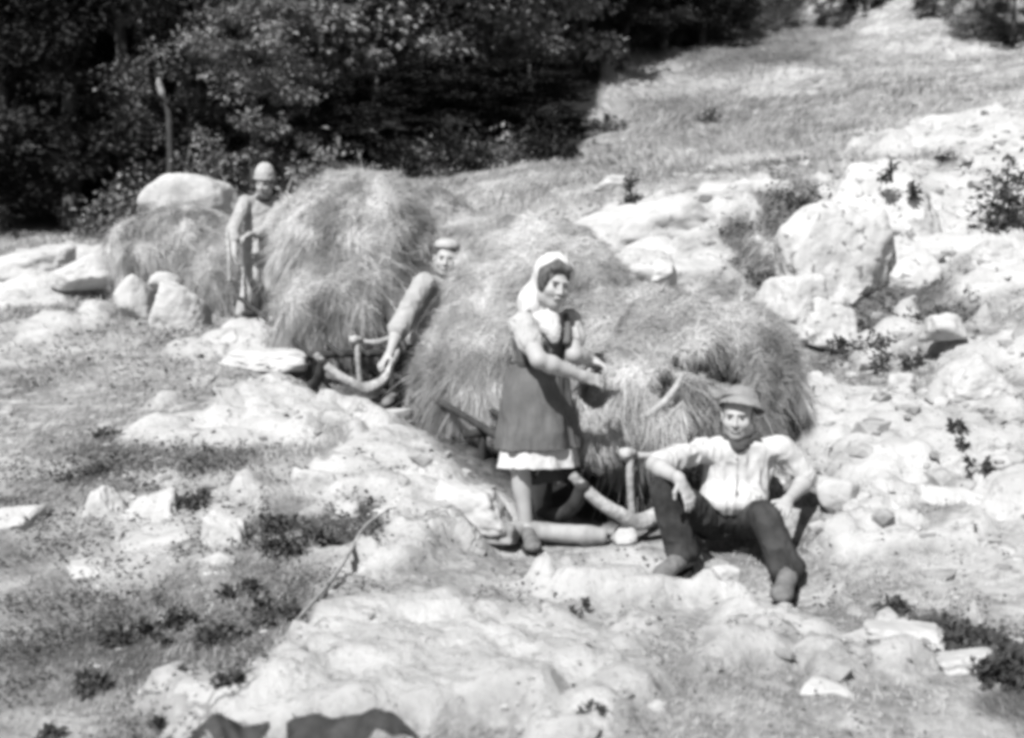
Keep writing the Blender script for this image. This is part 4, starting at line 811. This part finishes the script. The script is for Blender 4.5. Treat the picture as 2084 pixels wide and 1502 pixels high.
# ---------------------------------------------------------------- grass
def track_clear(x, y):
    "the trodden path under the sledges"
    t = (y - 6.9) / 6.5; cx = .55 - 3.0 * np.clip(t, 0, 1.1); return (np.abs(x - cx) < .75) & (y > 6.6) & (y < 14.5)
x, y, r = scatter_ground(230000, 5, 3.3, 33, .60); h_, rk = ground_h(x, y, True); dk = darkness(x, y); wd_ = woods(x, y)
den = np.clip(1 - rk * 1.35, .02, 1) * np.clip(.45 + .9 * fbm(p3(x, y, 1.1), 3, 91) + dk * .5 + np.clip((y - 9) / 10, 0, .5) + .25 * (x < -1), .05, 1) * (wd_ < .5); den *= np.where(track_clear(x, y), .06, 1)
ok = r.random(len(x)) < den; x, y, h_, dk = x[ok], y[ok], h_[ok], dk[ok]; n_ = len(x)
lean = np.stack([fbm(p3(x, y, .7), 2, 95) * .8 + .15, fbm(p3(x, y, .7), 2, 96) * .6 - .1, np.full(n_, 1.0)], -1) + rdir(n_, r) * .5
ln = (.035 + .045 * r.random(n_)) * np.clip(y / 7, .7, 2.4) * (1 + .5 * dk); wd = (.0035 + .002 * r.random(n_)) * np.clip(y / 6, .7, 3.5)
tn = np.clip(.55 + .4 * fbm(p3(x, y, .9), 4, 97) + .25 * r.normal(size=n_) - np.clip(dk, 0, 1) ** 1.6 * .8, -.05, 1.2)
fc = rdir(n_, r); V_, F_ = blades(np.stack([x, y, h_ - .006], -1), lean, fc, ln, wd, .35)
own('hillside_grass', V_, F_, M['grass'], 'short dry grass over the hillside between the rocks', 'grass', None, 'stuff', tone=np.repeat(tn, 5))
print('grass', n_)

# ---------------------------------------------------------------- broad-leaved weeds and bushes
def leafy(cx, cy, rad, hgt, n_, size, mname, label, name='weed_plant', cat='plant', group=None, seed=1, stems=5, ball=False, z0=None):
    r = np.random.default_rng(seed); z0 = gz(cx, cy) if z0 is None else z0; root = empty(name, (cx, cy, z0), label, cat, group)
    K = max(3, int(n_ / 28)); cl = rdir(K, r) * r.uniform(.35, 1, K)[:, None]; cl[:, 2] = np.abs(cl[:, 2]); i = r.integers(0, K, n_)
    q = cl[i] + rdir(n_, r) * (r.random(n_) ** .5 * .42)[:, None]; q[:, 2] = np.abs(q[:, 2])
    P = np.stack([cx + q[:, 0] * rad, cy + q[:, 1] * rad, z0 + q[:, 2] * hgt], -1); D = q * np.array([1, 1, .6]) + rdir(n_, r) * .9; N_ = np.array([0, 0, 1.0]) + rdir(n_, r) * .7
    s = size * r.uniform(.6, 1.3, n_); V_, F_ = leaves(P, D, N_, s, s * .62)
    kid('foliage', V_, F_, M[mname], root, False, tone=np.repeat(np.clip(.5 + .35 * r.normal(size=n_), 0, 1.3), 4))
    T = [tube([(cx + r.normal() * rad * .1, cy + r.normal() * rad * .1, z0 - .02), tuple((P[r.integers(n_)] * .5 + np.array([cx, cy, z0 + hgt * .4]) * .5)), tuple(P[r.integers(n_)])], [.008 * hgt * 3 + .002, .006 * hgt * 3 + .001, .002], 3, 5) for _ in range(stems)]
    v, f = join(*T); kid('stem', v, f, M['bark'], root)
    return root
WEEDS = [ # px, py, radius px, height px, leaves, leaf metres, label
 (600, 1085, 80, 40, 170, .042, 'dark leafy weed at the foot of the jagged pale rock'),
 (660, 1092, 50, 26, 110, .04, 'low dark weed trailing right under the small ledge'),
 (550, 1075, 40, 30, 90, .04, 'dark weed just left of the jagged rock'),
 (1285, 370, 24, 70, 90, .05, 'small spiky bush standing above the broad pale rock'),
 (1290, 405, 34, 22, 90, .06, 'dark low tuft at the base of the spiky bush'),
 (1235, 250, 50, 36, 140, .09, 'round bush on the hillside grass beyond the wood edge'),
 (1170, 290, 40, 30, 100, .1, 'small dark bush at the corner of the wood'),
 (1265, 135, 22, 26, 70, .1, 'tiny dark bush high on the slope below the dark trees'),
 (1440, 240, 36, 26, 90, .08, 'faint bush in the middle of the open slope'),
 (1812, 345, 26, 44, 110, .05, 'small round dark bush on top of the pale outcrop'),
 (1862, 385, 24, 34, 100, .05, 'second dark bush lower right on the pale outcrop'),
 (1765, 370, 26, 40, 90, .05, 'spiky bush left of the round dark bush on the outcrop'),
 (1640, 400, 60, 46, 200, .055, 'loose grey bush left of the outcrops, top of the gully'),
 (1620, 440, 36, 30, 110, .05, 'grey bush hanging in the upper gully'),
 (2045, 405, 70, 120, 420, .075, 'big dark bush at the right edge above the rocks'),
 (1925, 320, 34, 20, 80, .07, 'faint small bush on the white ground left of the big dark bush'),
 (1800, 745, 26, 30, 80, .045, 'dark sprig growing in the scree right of the hay'),
 (1950, 870, 20, 14, 50, .045, 'upper of two tiny dark tufts at right in the scree'),
 (1952, 905, 18, 22, 50, .045, 'lower of two tiny dark tufts at right in the scree'),
 (1995, 970, 26, 20, 70, .045, 'dark tuft above the long pale slab'),
 (1860, 740, 30, 26, 80, .05, 'ragged dark sprig beside the white stone in the scree'),
 (1640, 800, 24, 40, 90, .04, 'dark sprig against the right side of the nearest hay'),
 (250, 1290, 60, 36, 170, .036, 'patch of dark weed leaves at lower left, left part'),
 (330, 1270, 60, 34, 170, .036, 'patch of dark weed leaves at lower left, beside the thin rope line'),
 (450, 1295, 56, 36, 150, .034, 'dark leafy weed left of the great bottom slab'),
 (500, 1200, 50, 24, 110, .036, 'weed with small dark leaves below the white stone'),
 (570, 1245, 60, 34, 150, .034, 'dark leafy weed near the lower end of the stick'),
 (170, 1400, 50, 36, 120, .034, 'dark weed close to the bottom left corner'),
 (340, 1470, 40, 26, 90, .032, 'dark weed at the bottom edge left of the big leaves'),
 (90, 1480, 46, 30, 90, .032, 'dark weed in the very bottom left corner'),
 (460, 1385, 40, 26, 90, .032, 'dark weed touching the left edge of the bottom slab'),
 (385, 1010, 50, 22, 110, .04, 'dark weed above the square pale block'),
 (215, 885, 34, 18, 70, .04, 'row of small dark leaves along the ledge at left'),
 (200, 960, 70, 30, 150, .04, 'grey weed patch in the hollow at left'),
 (1180, 1240, 22, 18, 60, .03, 'single small dark tuft on the pale ground below the log'),
 (1950, 1300, 130, 46, 520, .045, 'broad dark weed patch at lower right'),
 (2050, 1360, 80, 46, 380, .04, 'dark weed patch cut by the right edge of the photo'),
 (1830, 1230, 60, 26, 130, .036, 'smaller dark weed above the broad patch at lower right'),
 (1200, 1445, 22, 12, 40, .025, 'tiny dark tuft near the bottom centre'),
 (1750, 690, 70, 30, 170, .05, 'dark grassy clump on the bank right of the hay'),
 (1900, 640, 80, 34, 190, .055, 'dark clump in the dark grass band at right'),
 (1540, 560, 34, 40, 120, .045, 'grey herb in the gully left of the pitted outcrop'),
 (800, 400, 40, 16, 60, .04, 'sprig of dark leaves on the hay behind the tallest load'),
]
for i, (px, py, rp, hp, nl, ls, lb) in enumerate(WEEDS):
    p = W(px, py + hp * .5, 11.3 if 'round dark bush on top' in lb or 'second dark' in lb else 11.6) if 'outcrop' in lb and 'left of' not in lb else G(px, py + hp * .5); dd = (p - [0, 0, CAMZ]) @ FW; s = dd / F
    leafy(p[0], p[1], rp * s, max(hp * s, .03), nl, ls, 'weed', lb, 'bush' if 'bush' in lb else 'weed_plant', 'bush' if 'bush' in lb else 'plant', None, 300 + i, z0=p[2] if 'outcrop' in lb and 'left of' not in lb else None)
# dark small leaves strewn between the grass
x, y, r = scatter_ground(130000, 15, 3.4, 16, .52); h_, rk = ground_h(x, y, True); dk = darkness(x, y)
spot = fbm(p3(x, y, 2.6), 3, 77); den = (np.clip(dk * 1.3, 0, 1) * (spot > -.05) * .5 + .07 * (spot > .3) + .2 * (x < -.6) * (y < 7.5) * (spot > .05) + .012) * np.clip(1 - rk * .9, .06, 1) * np.where(track_clear(x, y), .1, 1); ok = r.random(len(x)) < den; x, y, h_ = x[ok], y[ok], h_[ok]; n_ = len(x)
P = np.stack([x, y, h_ + .01 + .05 * r.random(n_) * np.clip(y / 7, .6, 1.5)], -1); s = .022 * r.uniform(.6, 1.5, n_) * np.clip(y / 6, .7, 2)
V_, F_ = leaves(P, rdir(n_, r) * np.array([1, 1, .4]), np.array([0, 0, 1.0]) + rdir(n_, r) * .6, s, s * .7)
own('ground_weeds', V_, F_, M['weed'], 'small dark leaves of weeds spread among the grass', 'weeds', None, 'stuff', False, tone=np.repeat(np.clip(.5 + .3 * r.normal(size=n_), 0, 1), 4))

# the two big blurred leaves at the bottom edge
def big_leaf(root, c, fwd, length, width, arch, seed):
    n1, n2 = 22, 12; t = np.linspace(0, 1, n1)[:, None]; s = np.linspace(-1, 1, n2)[None, :]
    prof = np.sin(np.pi * np.clip(t * 1.0, 0, 1) ** .62) ** .8 * (1 - .25 * t) * (1 + .07 * np.sin(t * 21 + seed)); prof[-1] = .01; prof[0] = .02
    xx = (t - .4) * length + 0 * s; yy = s * prof * width * .5; zz = arch * (1 - ((t - .45) / .55) ** 2) + .0 * s - np.abs(s) ** 1.6 * prof * width * .35 + .010 * np.sin(t * 29 + np.abs(s) * 6) * (.3 + np.abs(s)) + .02 * np.sin(t * 9 + seed)
    R = np.array([fwd, np.cross((0, 0, 1), fwd), (0, 0, 1)], float).T; V = np.stack([xx, yy, zz], -1).reshape(-1, 3) @ R.T + c; i = np.arange(n1 * n2).reshape(n1, n2)
    q = np.stack([i[:-1, :-1], i[1:, :-1], i[1:, 1:], i[:-1, 1:]], -1).reshape(-1, 4); k = len(V); V2 = V - np.array([0, 0, .003])
    kid('leaf', np.vstack([V, V2]), np.vstack([q, q[:, ::-1] + k]), M['big_leaf'], root)
c0 = W(600, 1560, 3.5); root = empty('broad_leaved_plant', c0, 'broad smooth dark leaves rising at the bottom edge of the photo', 'plant')
big_leaf(root, W(690, 1500, 3.5), np.array([.99, -.08, .06]), .38, .24, .075, 1)
big_leaf(root, W(480, 1496, 3.5), np.array([-.99, -.1, .02]), .24, .16, .045, 2)
for a in (W(690, 1500, 3.5), W(480, 1500, 3.5)):
    v, f = tube([c0 - [0, 0, .08], (c0 + a) / 2, a], [.008, .007, .005], 4, 6); kid('stem', v, f, M['weed'], root)

# ---------------------------------------------------------------- the wood behind
def tree_parts(h, rx, nleaf, size, mname, seed, low=.05):
    r = np.random.default_rng(seed); root = empty('tree', (0, 0, 0)); T = [tube([(0, 0, -.3), (.1 * r.normal(), .1 * r.normal(), h * .4), (.2 * r.normal(), .2 * r.normal(), h * .95)], [.035 * h * .5 + .05, .03 * h * .5 + .03, .02], 5, 9, .1, seed)]
    v, f = T[0]; kid('trunk', v, f, M['bark'], root); tips = []
    LB = []
    for i in range(14):
        a = r.random() * 6.28; z = h * (.15 + .75 * r.random()); e = rx * r.uniform(.5, .95) * math.sin(math.pi * min(z / h * .9 + .1, 1)) ** .5
        tip = np.array([math.cos(a) * e, math.sin(a) * e, z + r.uniform(-.1, .3) * e]); LB.append(tube([(0, 0, z * .85), tuple(tip * .5 + np.array([0, 0, z * .45 + .1])), tuple(tip)], [.045, .03, .01], 4, 6, .1, i)); tips.append(tip)
    v, f = join(*LB); kid('limb', v, f, M['bark'], root)
    K = 70; cz = h * (low + (1 - low) * r.random(K)); ca = r.random(K) * 6.28; ce = rx * (.35 + .65 * r.random(K) ** .5) * np.sin(np.pi * np.clip(cz / h * .88 + .12, 0, 1)) ** .55
    C_ = np.stack([np.cos(ca) * ce, np.sin(ca) * ce, cz], -1); C_ = np.vstack([C_, np.array(tips)]); K = len(C_); i = r.integers(0, K, nleaf); cr = rx * r.uniform(.14, .34, K)
    q = rdir(nleaf, r) * (r.random(nleaf) ** .45)[:, None] * np.array([1, 1, .55]); P = C_[i] + q * cr[i][:, None]
    D = q + rdir(nleaf, r) * .7 + np.array([0, 0, -.25]); N_ = np.array([0, 0, 1.0]) + rdir(nleaf, r) * .8; s = size * r.uniform(.55, 1.35, nleaf); V_, F_ = leaves(P, D, N_, s, s * .6)
    tk = np.clip(.5 + .4 * r.normal(size=K), 0, 1.4)[i] * .7 + .3 * np.clip(.5 + .4 * r.normal(size=nleaf), 0, 1.3)
    kid('crown', V_, F_, M[mname], root, False, tone=np.repeat(tk, 4)); return root
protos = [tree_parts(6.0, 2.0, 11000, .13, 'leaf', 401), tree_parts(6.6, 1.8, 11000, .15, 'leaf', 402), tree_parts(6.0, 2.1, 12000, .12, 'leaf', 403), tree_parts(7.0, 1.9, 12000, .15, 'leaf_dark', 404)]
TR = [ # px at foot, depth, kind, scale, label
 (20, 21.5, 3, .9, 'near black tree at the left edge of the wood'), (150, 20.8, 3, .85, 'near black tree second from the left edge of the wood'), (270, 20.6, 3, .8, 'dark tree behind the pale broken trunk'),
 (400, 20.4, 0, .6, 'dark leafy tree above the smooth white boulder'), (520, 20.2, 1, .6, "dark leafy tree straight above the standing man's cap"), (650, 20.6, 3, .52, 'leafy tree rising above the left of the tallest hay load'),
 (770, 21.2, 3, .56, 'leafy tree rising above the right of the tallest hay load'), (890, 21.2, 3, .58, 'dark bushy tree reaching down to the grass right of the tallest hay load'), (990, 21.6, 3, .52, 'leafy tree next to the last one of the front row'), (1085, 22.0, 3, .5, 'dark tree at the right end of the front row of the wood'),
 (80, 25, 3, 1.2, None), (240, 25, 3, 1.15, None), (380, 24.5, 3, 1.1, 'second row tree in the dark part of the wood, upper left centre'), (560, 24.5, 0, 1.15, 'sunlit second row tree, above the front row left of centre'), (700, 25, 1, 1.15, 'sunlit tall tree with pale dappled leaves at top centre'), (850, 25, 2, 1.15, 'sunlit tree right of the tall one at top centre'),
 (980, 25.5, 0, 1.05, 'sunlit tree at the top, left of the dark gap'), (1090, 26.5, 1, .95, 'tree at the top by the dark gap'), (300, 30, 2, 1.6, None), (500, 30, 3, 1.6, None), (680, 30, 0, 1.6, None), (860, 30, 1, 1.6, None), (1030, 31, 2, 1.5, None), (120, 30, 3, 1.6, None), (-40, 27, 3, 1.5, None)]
for px, py, kd, sc_, lb in [(1190,100,3,.62,'dark tree at the top edge right of the gap'), (1270,105,3,.62,'dark tree at the top edge above the tiny bush'), (1350,96,3,.60,'dark tree at the top edge above the open slope'), (1430,92,3,.55,'dark tree at the top edge, second last to the right'), (1500,60,3,.5,'last dark tree at the top edge, farthest right of the wood'),
    (1585,60,0,.26,'grey shrub at the top edge just right of the dark trees'), (1690,50,1,.26,'grey shrub high on the slope at the top edge'), (1760,20,3,.3,'dark shrub cut by the top edge right of centre'), (2060,95,3,.3,'dark shrub in the upper right corner'), (1985,70,0,.3,'paler shrub left of the corner shrub'), (1900,30,1,.28,'grey shrub at the top edge near the right corner'), (1240,30,3,1.0,None), (1400,20,3,1.0,None)]:
    p_ = G(px, py); TR.append((px, p_[1], kd, sc_, lb, p_[0]))
used = set()
for i, t_ in enumerate(TR):
    px, d, kd, sc_, lb = t_[:5]; x_ = t_[5] if len(t_) > 5 else (px - 1042) / F * d; z_ = gz(x_, d)
    o = protos[kd] if kd not in used else copy_thing(protos[kd]); used.add(kd)
    o.location = (x_, d, z_ - .1); o.rotation_euler = (0, 0, i * 1.7); o.scale = (sc_ * 1.1, sc_ * 1.1, sc_ * (.42 if kd == 3 and d < 23 and px > 600 else 1))
    for k_ in ('label', 'category', 'group'):
        if k_ in o: del o[k_]
    tag(o, lb or 'dark tree in the back rows of the wood, hardly told from its neighbours', 'tree', 'trees of the wood' if lb else 'back row trees of the wood')
# paler shrubs in the sun at the foot of the wood
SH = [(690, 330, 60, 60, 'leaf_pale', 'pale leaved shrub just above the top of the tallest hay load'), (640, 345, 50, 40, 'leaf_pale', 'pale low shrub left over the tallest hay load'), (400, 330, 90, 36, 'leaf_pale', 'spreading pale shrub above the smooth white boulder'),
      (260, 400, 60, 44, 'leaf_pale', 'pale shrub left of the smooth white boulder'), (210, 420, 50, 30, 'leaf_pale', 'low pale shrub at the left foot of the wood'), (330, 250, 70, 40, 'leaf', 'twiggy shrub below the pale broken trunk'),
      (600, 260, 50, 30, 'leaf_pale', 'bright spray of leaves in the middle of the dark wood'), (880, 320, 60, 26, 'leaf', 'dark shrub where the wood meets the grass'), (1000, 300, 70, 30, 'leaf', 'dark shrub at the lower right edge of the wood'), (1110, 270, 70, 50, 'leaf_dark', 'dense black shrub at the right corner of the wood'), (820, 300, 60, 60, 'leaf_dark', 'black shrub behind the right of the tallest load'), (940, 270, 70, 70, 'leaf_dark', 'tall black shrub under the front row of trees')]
for i, (px, py, rp, hp, mm, lb) in enumerate(SH):
    d = 17.5 if py > 320 and px < 750 else 19.5; p = W(px, py + hp * .5, d); s = d / F; z_ = gz(p[0], p[1]); hh = max(p[2] - z_ + hp * s, .5)
    leafy(p[0], p[1], rp * s * 1.2, hh, 650, .10, mm, lb, 'shrub', 'shrub', None, 600 + i)
d_ = 18.8; b_ = W(345, 330, d_); b_[2] = gz(b_[0], d_) - .1
root = empty('broken_trunk', b_, 'pale top of a broken trunk catching sun in the dark wood at left', 'trunk')
v, f = tube([W(322, 158, d_), W(325, 175, d_), W(331, 196, d_)], [.015, .045, .042], 5, 9, .3, 4); kid('broken_top', v, f, M['bark_pale'], root)
v, f = tube([W(331, 196, d_), W(338, 215, d_), W(345, 260, d_), tuple(b_)], [.042, .045, .05, .055], 5, 9, .15); kid('trunk', v, f, M['wood_dark'], root)  # lower trunk coloured dark, standing for the shade inside the wood
